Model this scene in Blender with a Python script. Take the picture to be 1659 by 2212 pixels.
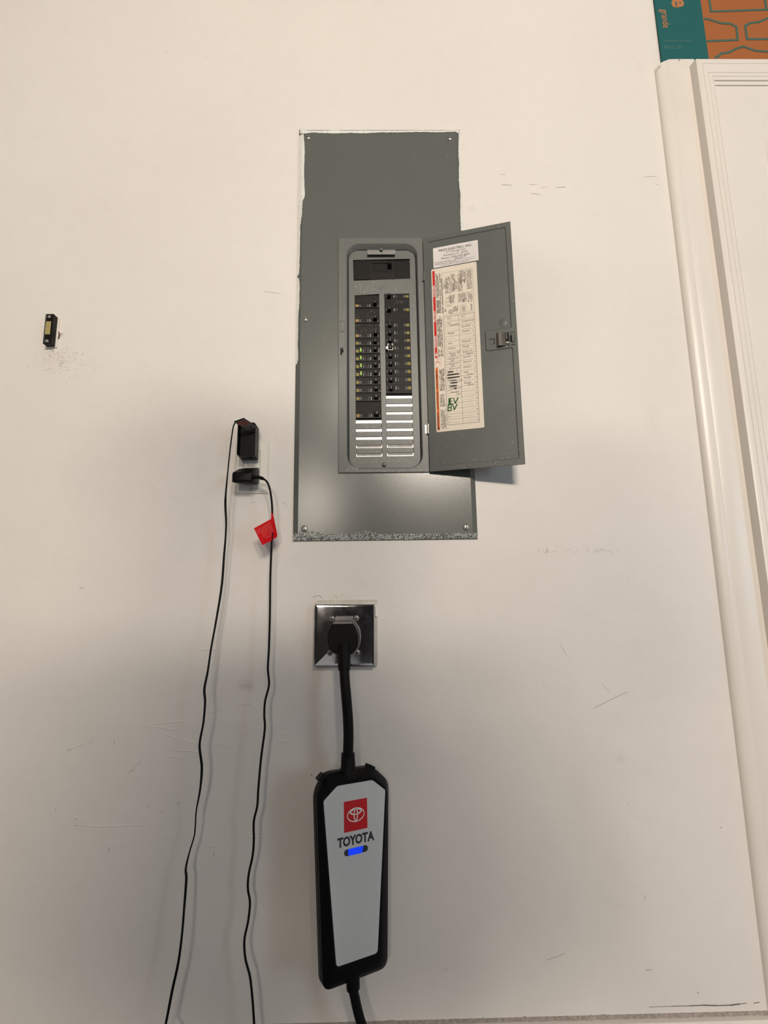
import bpy, bmesh, math, random
from mathutils import Vector, Matrix
random.seed(7)
S = bpy.context.scene
for o in list(bpy.data.objects): bpy.data.objects.remove(o)
COL = S.collection

# ---------------------------------------------------------------- camera
F, YAW, PIT, ROL = 1174.8781, .01710, .17690, -.01440
CAM = Vector((.1708, -1.1278, .8141))
IW, IH = 1659, 2212
_cy, _sy, _cp, _sp = math.cos(YAW), math.sin(YAW), math.cos(PIT), math.sin(PIT)
FW = Vector((_sy*_cp, _cy*_cp, _sp)); _r = Vector((_cy, -_sy, 0)); _u = _r.cross(FW)
RT = math.cos(ROL)*_r + math.sin(ROL)*_u; UP = -math.sin(ROL)*_r + math.cos(ROL)*_u
cd = bpy.data.cameras.new('camera'); cam = bpy.data.objects.new('camera', cd); COL.objects.link(cam)
cd.sensor_fit = 'VERTICAL'; cd.sensor_height = 24; cd.lens = F/IH*24; cd.clip_start = .02
m = Matrix((( RT.x, UP.x, -FW.x, CAM.x), (RT.y, UP.y, -FW.y, CAM.y), (RT.z, UP.z, -FW.z, CAM.z), (0, 0, 0, 1)))
cam.matrix_world = m; S.camera = cam

# ---------------------------------------------------------------- light and exposure
S.view_settings.view_transform = 'Standard'; S.view_settings.look = 'None'
S.view_settings.gamma = 1; S.view_settings.use_curve_mapping = False
S.view_settings.exposure = -0.60
W_ = bpy.data.worlds.new('night'); S.world = W_; W_.use_nodes = True
W_.node_tree.nodes['Background'].inputs[0].default_value = (.02, .022, .03, 1)
W_.node_tree.nodes['Background'].inputs[1].default_value = 1
def area(name, loc, target, sx, sy, power, col):
    L = bpy.data.lights.new(name, 'AREA'); L.shape = 'RECTANGLE'; L.size = sx; L.size_y = sy; L.energy = power; L.color = col
    o = bpy.data.objects.new(name, L); COL.objects.link(o); o.location = loc
    o.rotation_euler = (Vector(target)-Vector(loc)).to_track_quat('-Z', 'Z').to_euler(); return o
KEY = (.62, -3.9, 2.60)
FILL = (3.18, -3.0, 1.25)  # place of the added cool fill, on the unseen right wall
SIDE = (-.36, -5.0, 2.03)
area('key_lamp_light', (KEY[0], KEY[1], KEY[2]-.06), (.2, 0, 1.3), 0.95, .30, 236, (1, .89, .76))
area('side_lamp_light', (SIDE[0], SIDE[1]+.14, SIDE[2]-.09), (-.2, 0, 1.2), .55, .17, 54, (1, .89, .76))
area('added_fill_light', (FILL[0]-.03, FILL[1], FILL[2]), (0, -.4, .7), .9, 1.1, 44, (.62, .82, 1))  # cool fill light, added to brighten the lower right wall

# ---------------------------------------------------------------- geometry helpers
def hit(px, py, O, N):
    """where the sight line of a photograph pixel meets the plane through O with normal N"""
    d = FW + RT*((px-829.5)/F) - UP*((py-1106)/F)
    return CAM + d*((Vector(O)-CAM).dot(Vector(N))/d.dot(Vector(N)))
def at(px, py, dep=0.0): return hit(px, py, (0, -dep, 0), (0, 1, 0))
def xz(px, py, dep=0.0):
    p = at(px, py, dep); return (p.x, p.z)
def lin(c):
    c = c/255; return c/12.92 if c <= .04045 else ((c+.055)/1.055)**2.4
def rgb(*c): return tuple(lin(v) for v in c)

def mat(name, col, rough=.5, metal=0, var=0, vs=20, bump=0, bs=300, spec=.5, coat=0, emit=None, trans=0, rvar=0):
    m = bpy.data.materials.new(name); m.use_nodes = True; nt = m.node_tree; N = nt.nodes; Lk = nt.links
    b = N['Principled BSDF']; b.inputs['Base Color'].default_value = (*col, 1)
    b.inputs['Roughness'].default_value = rough; b.inputs['Metallic'].default_value = metal
    b.inputs['Specular IOR Level'].default_value = spec; b.inputs['Coat Weight'].default_value = coat
    if trans: b.inputs['Transmission Weight'].default_value = trans
    tc = N.new('ShaderNodeTexCoord')
    if var or rvar:
        n = N.new('ShaderNodeTexNoise'); n.inputs['Scale'].default_value = vs; n.inputs['Detail'].default_value = 5
        Lk.new(tc.outputs['Object'], n.inputs['Vector'])
    if var:
        r = N.new('ShaderNodeValToRGB'); r.color_ramp.elements[0].position = .3; r.color_ramp.elements[1].position = .7
        r.color_ramp.elements[0].color = (*[c*(1-var) for c in col], 1); r.color_ramp.elements[1].color = (*[min(1, c*(1+var)) for c in col], 1)
        Lk.new(n.outputs['Fac'], r.inputs[0]); Lk.new(r.outputs[0], b.inputs['Base Color'])
    if rvar:
        mr = N.new('ShaderNodeMapRange'); mr.inputs[1].default_value = .35; mr.inputs[2].default_value = .65
        mr.inputs[3].default_value = max(0, rough-rvar); mr.inputs[4].default_value = rough+rvar
        Lk.new(n.outputs['Fac'], mr.inputs[0]); Lk.new(mr.outputs[0], b.inputs['Roughness'])
    if bump:
        n2 = N.new('ShaderNodeTexNoise'); n2.inputs['Scale'].default_value = bs; n2.inputs['Detail'].default_value = 3
        Lk.new(tc.outputs['Object'], n2.inputs['Vector'])
        bp = N.new('ShaderNodeBump'); bp.inputs['Strength'].default_value = bump; bp.inputs['Distance'].default_value = .001
        Lk.new(n2.outputs['Fac'], bp.inputs['Height']); Lk.new(bp.outputs[0], b.inputs['Normal'])
    if emit:
        b.inputs['Emission Color'].default_value = (*emit[0], 1); b.inputs['Emission Strength'].default_value = emit[1]
    return m

class MB:
    """collects geometry; build() links it as one mesh object"""
    def __init__(s): s.b = bmesh.new(); s.mi = 0
    def _f(s, vs):
        try: f = s.b.faces.new(vs); f.material_index = s.mi; return f
        except ValueError: return None
    def loft(s, loops, cap0=True, cap1=True, closed=True):
        """loops: lists of 3-D points, same count"""
        R = [[s.b.verts.new(p) for p in L] for L in loops]
        n = len(R[0])
        for a, c in zip(R, R[1:]):
            for i in range(n if closed else n-1):
                j = (i+1) % n; s._f((a[i], a[j], c[j], c[i]))
        if cap0 and closed: s._f(R[0][::-1])
        if cap1 and closed: s._f(R[-1])
        return s
    def box(s, x0, x1, y0, y1, z0, z1, bev=0):
        if bev:
            a = [rr(x0+d, x1-d, z0+d, z1-d, .0001, 1) for d in (bev, 0, 0, bev)]
            ys = (y0, y0+bev, y1-bev, y1)
            return s.loft([[(p[0], y, p[1]) for p in L] for L, y in zip(a, ys)])
        return s.loft([[(x0, y, z0), (x1, y, z0), (x1, y, z1), (x0, y, z1)] for y in (y0, y1)])
    def prism(s, poly, y0, y1, bev=0):
        if bev:
            q = offset(poly, bev)
            return s.loft([[(p[0], y0+0, p[1]) for p in q], [(p[0], y0+bev, p[1]) for p in poly], [(p[0], y1, p[1]) for p in poly]])
        return s.loft([[(p[0], y, p[1]) for p in poly] for y in (y0, y1)])
    def plate(s, outer, holes, yf, yb):
        """flat sheet in XZ with holes, front at yf, edges running back to yb"""
        es = []; 
        for L in [outer]+holes:
            v = [s.b.verts.new((p[0], yf, p[1])) for p in L]; w = [s.b.verts.new((p[0], yb, p[1])) for p in L]
            n = len(v)
            for i in range(n):
                j = (i+1) % n; es.append(s.b.edges.new((v[i], v[j]))); s._f((v[i], v[j], w[j], w[i]))
        r = bmesh.ops.triangle_fill(s.b, use_beauty=True, use_dissolve=False, edges=es)
        for g in r['geom']:
            if isinstance(g, bmesh.types.BMFace): g.material_index = s.mi
        return s
    def tube(s, pts, rad, n=10, flat=None, caps=True):
        pts = [Vector(p) for p in pts]; loops = []
        rads = rad if isinstance(rad, (list, tuple)) else [rad]*len(pts)
        ref = None
        for i, p in enumerate(pts):
            t = (pts[min(i+1, len(pts)-1)]-pts[max(i-1, 0)]).normalized()
            if ref is None: ref = Vector((0, 1, 0)) if abs(t.y) < .9 else Vector((1, 0, 0))
            a = (ref - t*ref.dot(t)).normalized(); ref = a; c = t.cross(a)
            k = 1 if not flat else flat[0]; ang = 0 if not flat else flat[1](i)
            ca, sa = math.cos(ang), math.sin(ang); a2 = a*ca+c*sa; c2 = c*ca-a*sa
            loops.append([tuple(p + a2*(rads[i]*math.cos(2*math.pi*q/n)) + c2*(rads[i]*k*math.sin(2*math.pi*q/n))) for q in range(n)])
        return s.loft(loops, caps, caps)
    def cyl(s, x, z, r, y0, y1, n=20, r1=None):
        r1 = r if r1 is None else r1
        return s.loft([[(x+q*math.cos(2*math.pi*i/n), y, z+q*math.sin(2*math.pi*i/n)) for i in range(n)] for q, y in ((r, y1), (r1, y0))])
    def lathe(s, x, z, prof, n=20):
        return s.loft([[(x+q*math.cos(2*math.pi*i/n), y, z+q*math.sin(2*math.pi*i/n)) for i in range(n)] for q, y in prof])
    def quad(s, x0, x1, z0, z1, y): s._f([s.b.verts.new(p) for p in ((x0, y, z0), (x1, y, z0), (x1, y, z1), (x0, y, z1))]); return s
    def poly(s, pts, y): s._f([s.b.verts.new((p[0], y, p[1])) for p in pts]); return s
    def line(s, pts, w, y):
        for q_, (a, b) in enumerate(zip(pts, pts[1:])):
            y = y-.00002 if q_ % 2 else y+.00002*(q_ > 0); a = Vector(a); b = Vector(b); d = b-a
            if d.length < 1e-9: continue
            d.normalize(); n = Vector((-d.y, d.x))*w/2; e = d*w*.3
            s.poly([a-n-e, b-n+e, b+n+e, a+n-e], y)
        return s
    def text(s, txt, x, z, size, y, ang=0, shear=0, align='LEFT', sx=1, bold=0):
        key = (txt, shear, align, bold)
        if key not in TC:
            c = bpy.data.curves.new('t', 'FONT'); c.body = txt; c.size = 1; c.shear = shear; c.align_x = align; c.align_y = 'BOTTOM_BASELINE'
            c.resolution_u = 2; c.offset = bold
            o = bpy.data.objects.new('t', c); me = bpy.data.meshes.new_from_object(o)
            TC[key] = ([tuple(v.co[:2]) for v in me.vertices], [tuple(p.vertices) for p in me.polygons])
            bpy.data.objects.remove(o); bpy.data.curves.remove(c); bpy.data.meshes.remove(me)
        V, P = TC[key]; ca, sa = math.cos(ang), math.sin(ang)
        vs = [s.b.verts.new((x+size*(p[0]*sx*ca-p[1]*sa), y, z+size*(p[0]*sx*sa+p[1]*ca))) for p in V]
        for f in P: s._f([vs[i] for i in f])
        return s
    def build(s, name, ma, parent=None, smooth=False, off=None, normals=True, angle=40):
        if normals and s.b.faces: bmesh.ops.recalc_face_normals(s.b, faces=s.b.faces[:])
        if off is not None: bmesh.ops.translate(s.b, verts=s.b.verts[:], vec=-Vector(off))
        me = bpy.data.meshes.new(name); s.b.to_mesh(me); s.b.free()
        for q in (ma if isinstance(ma, (list, tuple)) else [ma]): me.materials.append(q)
        if smooth:
            for p in me.polygons: p.use_smooth = True
            me.set_sharp_from_angle(angle=math.radians(angle))
        o = bpy.data.objects.new(name, me); COL.objects.link(o)
        if parent: o.parent = parent
        return o
TC = {}
def rr(x0, x1, z0, z1, r, n=5):
    P = []
    for cx, cz, a in ((x1-r, z0+r, -90), (x1-r, z1-r, 0), (x0+r, z1-r, 90), (x0+r, z0+r, 180)):
        for i in range(n+1):
            t = math.radians(a+90*i/n); P.append((cx+r*math.cos(t), cz+r*math.sin(t)))
    return P
def offset(poly, d):
    """move a counter-clockwise outline inwards by d"""
    n = len(poly); R = []
    for i in range(n):
        p0, p1, p2 = Vector(poly[i-1]), Vector(poly[i]), Vector(poly[(i+1) % n])
        a = (p1-p0); b = (p2-p1)
        if a.length < 1e-9 or b.length < 1e-9: R.append(tuple(p1)); continue
        a.normalize(); b.normalize(); na = Vector((-a.y, a.x)); nb = Vector((-b.y, b.x)); k = na+nb
        k = k/max(.3, (1+na.dot(nb))); R.append(tuple(p1+k*d))
    return R
def roundpoly(pts, rs, n=4):
    """round the corners of an outline"""
    R = []; N_ = len(pts)
    for i in range(N_):
        p0, p1, p2 = Vector(pts[i-1]), Vector(pts[i]), Vector(pts[(i+1) % N_]); r = rs if not isinstance(rs, (list, tuple)) else rs[i]
        a = p1+(p0-p1).normalized()*r; b = p1+(p2-p1).normalized()*r
        for k in range(n+1):
            t = k/n; q = a*(1-t)**2+p1*2*t*(1-t)+b*t*t; R.append(tuple(q))
    return R
def smoothpath(pts, k=6):
    P = [Vector(p) for p in pts]; R = []
    for i in range(len(P)-1):
        a, b, c, d = P[max(i-1, 0)], P[i], P[i+1], P[min(i+2, len(P)-1)]
        for j in range(k):
            t = j/k; R.append(.5*((2*b)+(c-a)*t+(2*a-5*b+4*c-d)*t*t+(3*b-a-3*c+d)*t**3))
    R.append(P[-1]); return R
def tag(o, label=None, cat=None, group=None, kind=None):
    for k, v in (('label', label), ('category', cat), ('group', group), ('kind', kind)):
        if v: o[k] = v
    return o
def thing(name, loc, label, cat, group=None, rot=None):
    o = bpy.data.objects.new(name, None); COL.objects.link(o); o.location = loc; o.empty_display_size = .05
    if rot: o.rotation_euler = rot
    return tag(o, label, cat, group)

# ---------------------------------------------------------------- materials
WALLC = (.80, .755, .705)
M = {}
M['trim'] = mat('trim_paint', (.76, .71, .655), .35, var=.02, vs=8, bump=.15, bs=160)
M['doorp'] = mat('door_paint', (.77, .72, .665), .38, var=.02, vs=6, bump=.08, bs=220)
M['paintsmear'] = mat('brushed_wall_paint', (.80, .79, .745), .5, var=.10, vs=260, bump=.5, bs=400)
M['steel'] = mat('grey_panel_enamel', (.118, .124, .112), .22, var=.012, vs=12, bump=.08, bs=700, spec=.6)
M['steel2'] = mat('grey_inner_enamel', (.118, .124, .113), .42, var=.04, vs=30, bump=.12, bs=600)
M['doorsteel'] = mat('grey_door_enamel', (.108, .115, .103), .45, var=.06, vs=14, bump=.12, bs=600)
M['dark'] = mat('black_gap', (.004, .004, .004), .8, var=.1)
M['brk'] = mat('black_breaker_plastic', (.008, .007, .0065), .45, var=.25, vs=80, bump=.2, bs=500, spec=.14)
M['brk2'] = mat('dusty_breaker_plastic', (.015, .0125, .011), .5, var=.30, vs=120, bump=.2, bs=500, spec=.14)
M['brkedge'] = mat('lit_breaker_edge', (.085, .078, .072), .5, var=.3, vs=200)  # highlight from above put into the colour of the ledge lip
M['handle'] = mat('black_handle_plastic', (.004, .004, .004), .35, var=.1, spec=.22)
M['grey'] = mat('grey_print', (.10, .095, .09), .6, var=.3, vs=900)
M['offwhite'] = mat('offwhite_print', (.36, .35, .33), .6, var=.2, vs=600)
M['yellow'] = mat('yellow_rating_square', rgb(150, 135, 55), .6, var=.25, vs=900)
M['amber'] = mat('amber_rating_square', rgb(176, 140, 62), .6, var=.2, vs=900)
M['green'] = mat('lime_test_button', rgb(158, 205, 60), .45, var=.05)
M['bare'] = mat('bare_bright_steel', (.70, .67, .64), .42, .45, var=.10, vs=60)
M['galv2'] = mat('dull_slot_web', (.26, .25, .24), .5, .2, var=.2, vs=90)
M['screw'] = mat('zinc_screw', (.42, .40, .37), .42, .8, var=.1, vs=200)
M['paper'] = mat('cream_label_paper', rgb(236, 224, 206), .6, var=.03, vs=40)
M['white'] = mat('white_sticker_paper', rgb(232, 226, 222), .5, var=.02, vs=60)
M['ink'] = mat('black_ink', (.015, .014, .016), .6, var=.1)
M['inkg'] = mat('grey_small_print', (.17, .14, .12), .7, var=.3, vs=2500)
M['pen'] = mat('pencil_handwriting', (.12, .105, .10), .6, var=.2, vs=900)
M['red'] = mat('red_band', rgb(205, 22, 20), .5, var=.03)
M['orange'] = mat('orange_band', rgb(228, 112, 26), .5, var=.08, vs=200)
M['marker'] = mat('green_marker', rgb(14, 96, 38), .5, var=.25, vs=700)
M['scrib'] = mat('scribble_ink', (.03, .02, .02), .5, var=.3, vs=900)
M['speck'] = mat('white_paint_specks', (.70, .68, .62), .5, var=.15, vs=300)
M['plastic_w'] = mat('white_outlet_plastic', (.80, .765, .69), .3, var=.015, vs=30)
M['blackp'] = mat('black_adapter_plastic', (.006, .0055, .0055), .38, var=.15, vs=60, bump=.1, bs=900, spec=.09)
M['cord'] = mat('black_cord_rubber', (.006, .005, .005), .5, var=.15, vs=90, spec=.14)
M['lblgrey'] = mat('grey_adapter_label', rgb(110, 104, 98), .4, var=.12, vs=500)
M['redink'] = mat('red_print', rgb(178, 44, 26), .5, var=.2, vs=900)
M['tagred'] = mat('red_warning_tag', rgb(205, 10, 20), .6, var=.04, vs=50, spec=.12)
M['tagw'] = mat('pale_tag_print', rgb(222, 110, 105), .5, var=.15, vs=900)
M['chrome'] = mat('chrome_plate', (.78, .77, .77), .07, 1, rvar=.04, vs=30, bump=.05, bs=90)
M['chrome2'] = mat('chrome_strap', (.70, .66, .66), .2, 1, var=.05)
M['galv'] = mat('galvanised_box', (.50, .48, .44), .45, .7, var=.12, vs=60)
M['rub'] = mat('black_plug_rubber', (.005, .005, .005), .5, var=.1, vs=50, bump=.1, bs=900, spec=.14)
M['housing'] = mat('black_charger_housing', (.004, .004, .0045), .42, var=.1, vs=40, bump=.1, bs=1200, spec=.14)
M['face'] = mat('light_grey_charger_face', (.60, .61, .60), .38, var=.01, vs=30)
M['badge'] = mat('red_badge', rgb(196, 0, 14), .35, var=.02)
M['emb'] = mat('pale_emblem', (.82, .76, .70), .4, var=.02)
M['lens'] = mat('dark_indicator_lens', (.035, .04, .055), .25, var=.1)
M['led'] = mat('blue_indicator_light', (.0, .02, .45), .3, emit=((.002, .05, 1.0), 1.1))
M['btn'] = mat('amber_translucent_button', rgb(168, 155, 104), .35, var=.12, vs=200)
M['caulk'] = mat('grubby_joint', (.36, .31, .28), .9, var=.25, vs=160, bump=1, bs=300)
M['crack'] = mat('dark_crack', (.20, .16, .14), .9, var=.3, vs=200)
M['scuff'] = mat('grey_scuff', (.38, .35, .32), .8, var=.3, vs=400)
M['scuff2'] = mat('faint_scuff', (.58, .54, .50), .8, var=.12, vs=400)
M['ridge'] = mat('raised_paint_ridge', WALLC, .45, var=.02)
M['teal'] = mat('teal_carton_print', rgb(10, 88, 88), .8, var=.09, vs=700)
M['teal2'] = mat('teal_carton_line', rgb(66, 96, 84), .85, var=.25, vs=1100)
M['kraft'] = mat('kraft_cardboard', rgb(158, 92, 46), .85, var=.10, vs=900)
M['kraft2'] = mat('kraft_lettering', rgb(176, 116, 72), .85, var=.12, vs=700)
M['kraft3'] = mat('faded_small_lettering', rgb(88, 118, 110), .85, var=.15, vs=700)
M['concrete'] = mat('garage_concrete', (.14, .155, .18), .7, var=.12, vs=3, bump=.3, bs=80)
M['side'] = mat('grey_side_wall_paint', (.42, .43, .45), .6, var=.03, vs=3)
M['ceil'] = mat('ceiling_paint', (.32, .33, .36), .8, var=.03, vs=4)
M['rear'] = mat('dark_garage_door', (.10, .095, .09), .6, var=.1, vs=3)
M['lampw'] = mat('lamp_housing', (.8, .8, .78), .4, var=.02)
M['glow'] = mat('lamp_diffuser', (.9, .88, .8), .4, emit=((1, .86, .70), 6))
M['shirt'] = mat('dark_shirt', (.035, .035, .045), .85, var=.2, vs=60)
M['skin'] = mat('skin', (.42, .26, .19), .5, var=.08, vs=20)
M['hair'] = mat('dark_hair', (.03, .02, .015), .6, var=.2, vs=200)

def wall_material():
    m = mat('white_wall_paint', WALLC, .42, bump=0, spec=.35); nt = m.node_tree; N = nt.nodes; Lk = nt.links; b = N['Principled BSDF']
    tc = next(n for n in N if n.type == 'TEX_COORD')
    def noise(sc, det, vec=None):
        n = N.new('ShaderNodeTexNoise'); n.inputs['Scale'].default_value = sc; n.inputs['Detail'].default_value = det
        Lk.new(vec or tc.outputs['Object'], n.inputs['Vector']); return n.outputs['Fac']
    def ramp(f, stops):
        r = N.new('ShaderNodeValToRGB'); e = r.color_ramp.elements
        e[0].position, e[0].color = stops[0][0], (*stops[0][1], 1); e[1].position, e[1].color = stops[1][0], (*stops[1][1], 1)
        Lk.new(f, r.inputs[0]); return r.outputs[0]
    def mix(a, c, f, mode='MULTIPLY'):
        x = N.new('ShaderNodeMix'); x.data_type = 'RGBA'; x.blend_type = mode
        if isinstance(f, float): x.inputs[0].default_value = f
        else: Lk.new(f, x.inputs[0])
        if isinstance(a, tuple): x.inputs[6].default_value = (*a, 1)
        else: Lk.new(a, x.inputs[6])
        if isinstance(c, tuple): x.inputs[7].default_value = (*c, 1)
        else: Lk.new(c, x.inputs[7])
        return x.outputs[2]
    c = mix(WALLC, ramp(noise(2.2, 4), ((.35, (.965, .96, .965)), (.65, (1, 1, 1)))), 1.0)
    c = mix(c, ramp(noise(28, 6), ((.32, (.955, .95, .94)), (.5, (1, 1, 1)))), .3)
    # soft smudges where hands and dirt have marked the paint: (x px, y px, radius, strength, colour)
    for px, py, rx, rz, st, cc in ((1341, 1637, .016, .016, .16, (.55, .53, .56)), (530, 1482, .020, .014, .22, (.5, .47, .42)), (112, 775, .05, .03, .14, (.60, .54, .47)),
                               (1410, 905, .025, .06, .10, (.6, .58, .55)), (640, 1100, .012, .05, .18, (.75, .45, .40)), (200, 1590, .06, .07, .07, (.6, .57, .52)),
                               (1255, 1715, .03, .05, .07, (.6, .6, .62)), (735, 1289, .05, .008, .16, (.6, .55, .45)), (1225, 1960, .02, .05, .06, (.6, .6, .62)), (560, 1690, .05, .16, .06, (.6, .6, .6))):
        p = at(px, py)
        mp = N.new('ShaderNodeMapping'); mp.vector_type = 'POINT'
        mp.inputs['Scale'].default_value = (1/rx, 0, 1/rz); mp.inputs['Location'].default_value = (-p.x/rx, 0, -p.z/rz)
        Lk.new(tc.outputs['Object'], mp.inputs[0])
        ln = N.new('ShaderNodeVectorMath'); ln.operation = 'LENGTH'; Lk.new(mp.outputs[0], ln.inputs[0])
        ad = N.new('ShaderNodeMath'); ad.operation = 'MULTIPLY_ADD'; ad.inputs[1].default_value = 1.1; Lk.new(noise(90, 4), ad.inputs[0]); Lk.new(ln.outputs['Value'], ad.inputs[2])
        mr = N.new('ShaderNodeMapRange'); mr.interpolation_type = 'SMOOTHSTEP'; mr.inputs[1].default_value = 1.75; mr.inputs[2].default_value = .5; mr.inputs[3].default_value = 0; mr.inputs[4].default_value = st
        Lk.new(ad.outputs[0], mr.inputs[0]); c = mix(c, cc, mr.outputs[0])
    Lk.new(c, b.inputs['Base Color'])
    b1 = N.new('ShaderNodeBump'); b1.inputs['Strength'].default_value = .22; b1.inputs['Distance'].default_value = .0012; Lk.new(noise(210, 4), b1.inputs['Height'])
    b2 = N.new('ShaderNodeBump'); b2.inputs['Strength'].default_value = .35; b2.inputs['Distance'].default_value = .006; Lk.new(noise(9, 3), b2.inputs['Height'])
    Lk.new(b2.outputs[0], b1.inputs['Normal']); Lk.new(b1.outputs[0], b.inputs['Normal'])
    return m
M['wall'] = wall_material()

# ================================================================ STRUCTURE
def struct(name, mb, ma, smooth=False): return tag(mb.build(name, ma, smooth=smooth), kind='structure')
XL, XR, YB, ZC = -3.4, 3.2, -6.4, 2.75
wall = struct('wall_front', MB().box(XL, XR, 0, .12, .083, ZC), M['wall'])
struct('wall_left', MB().box(XL-.12, XL, YB, .12, 0, ZC), M['side'])
struct('wall_right', MB().box(XR, XR+.12, YB, .12, 0, ZC), M['side'])
wn = MB(); 
for a_, b_, c_, d_ in ((-.50, .50, -.62, -.55), (-.50, .50, .55, .62), (-.50, -.45, -.55, .55), (.45, .50, -.55, .55)): wn.box(XR-.025, XR-.001, FILL[1]+a_, FILL[1]+b_, FILL[2]+c_, FILL[2]+d_)
struct('added_window_1', wn, M['trim'])  # unseen window frame, added to hold the cool fill light
struct('wall_rear', MB().box(XL-.12, XR+.12, YB-.12, YB, 0, ZC), M['rear'])
struct('floor', MB().box(XL-.12, XR+.12, YB-.12, .12, -.12, 0), M['concrete'])
struct('ceiling', MB().box(XL-.12, XR+.12, YB-.12, .12, ZC, ZC+.1), M['ceil'])
# foot of the wall: joint and painted curb
bb = struct('baseboard_front', MB().loft([[(x, -.0, .0), (x, -.014, .0), (x, -.014, .070), (x, -.010, .0745), (x, .10, .0745), (x, .10, 0)] for x in (XL, .955)]), M['trim'])
jn = MB(); n = 90
def jt(i, z): return z+random.uniform(-.0012, .0012)
xs = [XL+( .955-XL)*i/400 for i in range(401)]
jn.loft([[(x, .02, .070), (x, random.uniform(.000, .0025), .072), (x, random.uniform(-.0005, .002), .0835+random.uniform(-.0012, .0015)), (x, .02, .086)] for x in xs])
struct('trim_3', jn, M['caulk'])

# left upright strip with a rounded edge
TX, TZ = .8775, xz(1413, 149, .004)[1]; TT = xz(1455, 127.5, .0144)[1]
prof = [(0, 0), (.0006, .004), (.004, .0085), (.010, .0118), (.018, .0136), (.027, .0142), (.0285, .0134), (.030, .0142), (.055, .0144), (.0940, .0144), (.0940, 0)]
tops = [TZ+(TT-TZ)*f for f in (0, 0, .2, .45, .65, .85, .9, .97, 1, 1, 1)]
zs = [0, .5, 1.0, 1.5, 2.0]
loops = [[(TX+d+random.uniform(-.0003, .0003)*(z > .1), -e, z) for d, e in prof] for z in zs] + [[(TX+d, -e, t) for (d, e), t in zip(prof, tops)]]
tr1 = struct('trim_1', MB().loft(loops), M['trim'], True)
cr = MB(); a = xz(1432, 139, .0145); 
cr.line([xz(1421, 146, .0152), xz(1428, 141, .0152)], .0012, -.0146)
cr.line([xz(1466, 131, .0152), xz(1471, 125, .0152)], .0018, -.0149)
tag(cr.build('paint_crack', M['crack'], tr1), kind='stuff')
# moulded surround of the door
SX, SZ = TX+.0800, xz(1500, 127, .0360)[1]+.003
cp = [(0, 0, 0), (0, 0, .0144), (.0030, .0030, .0355), (.0040, .0040, .0362), (.0155, .0165, .0368), (.0165, .0175, .0350), (.0175, .0185, .0368), (.0270, .0420, .0366), (.0280, .0432, .0348), (.0290, .0444, .0364),
      (.0375, .0520, .0362), (.0382, .0530, .0344), (.0390, .0540, .0360), (.0405, .0635, .0360), (.0407, .0640, .0326), (.0415, .0735, .0324), (.0418, .0740, .0300), (.0420, .0742, 0)]
W2 = .93
def sur(corner):
    o = []
    for d, f, e in cp:
        if corner == 0: o.append((SX+d, -e, 0))
        if corner == 1: o.append((SX+d, -e, SZ-f))
        if corner == 2: o.append((SX+W2-d, -e, SZ-f))
        if corner == 3: o.append((SX+W2-d, -e, 0))
    return o
struct('trim_2', MB().loft([sur(i) for i in range(4)]), M['doorp'], True)
# six-panel door slab
dx0, dx1, dz1 = SX+.0422, SX+W2-.0422, SZ-.0744
def dframe(x0, x1, z0, z1):
    m_ = MB(); 
    m_.loft([[(p[0], y, p[1]) for p in rr(x0+i, x1-i, z0+i, z1-i, .0008, 2)] for i, y in ((0, -.0299), (.0015, -.0318), (.005, -.0322), (.007, -.0308), (.012, -.0306), (.014, -.0318), (.030, -.0335), (.031, -.0336))], False, True)
    return m_
slab = struct('door_1', MB().box(dx0, dx1, -.0300, -.001, .004, dz1), M['doorp'])
pc = xz(1649, 290, .0315)
pw = ((pc[0], pc[0]+.27), (dx1-(pc[0]-dx0)-.27, dx1-(pc[0]-dx0)))
for x0, x1 in pw:
    for z0, z1 in ((pc[1]-.33, pc[1]), (pc[1]-1.02, pc[1]-.42), (pc[1]-1.75, pc[1]-1.12)):
        dframe(x0, x1, z0, z1).build('panel', M['doorp'], slab, True)
kn = MB(); kn.lathe(dx1-.06, .95, [(.030, -.030), (.030, -.034), (.012, -.038), (.012, -.056), (.026, -.066), (.028, -.078), (.018, -.088), (.002, -.090)]); kn.build('knob', M['screw'], slab, True)

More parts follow.
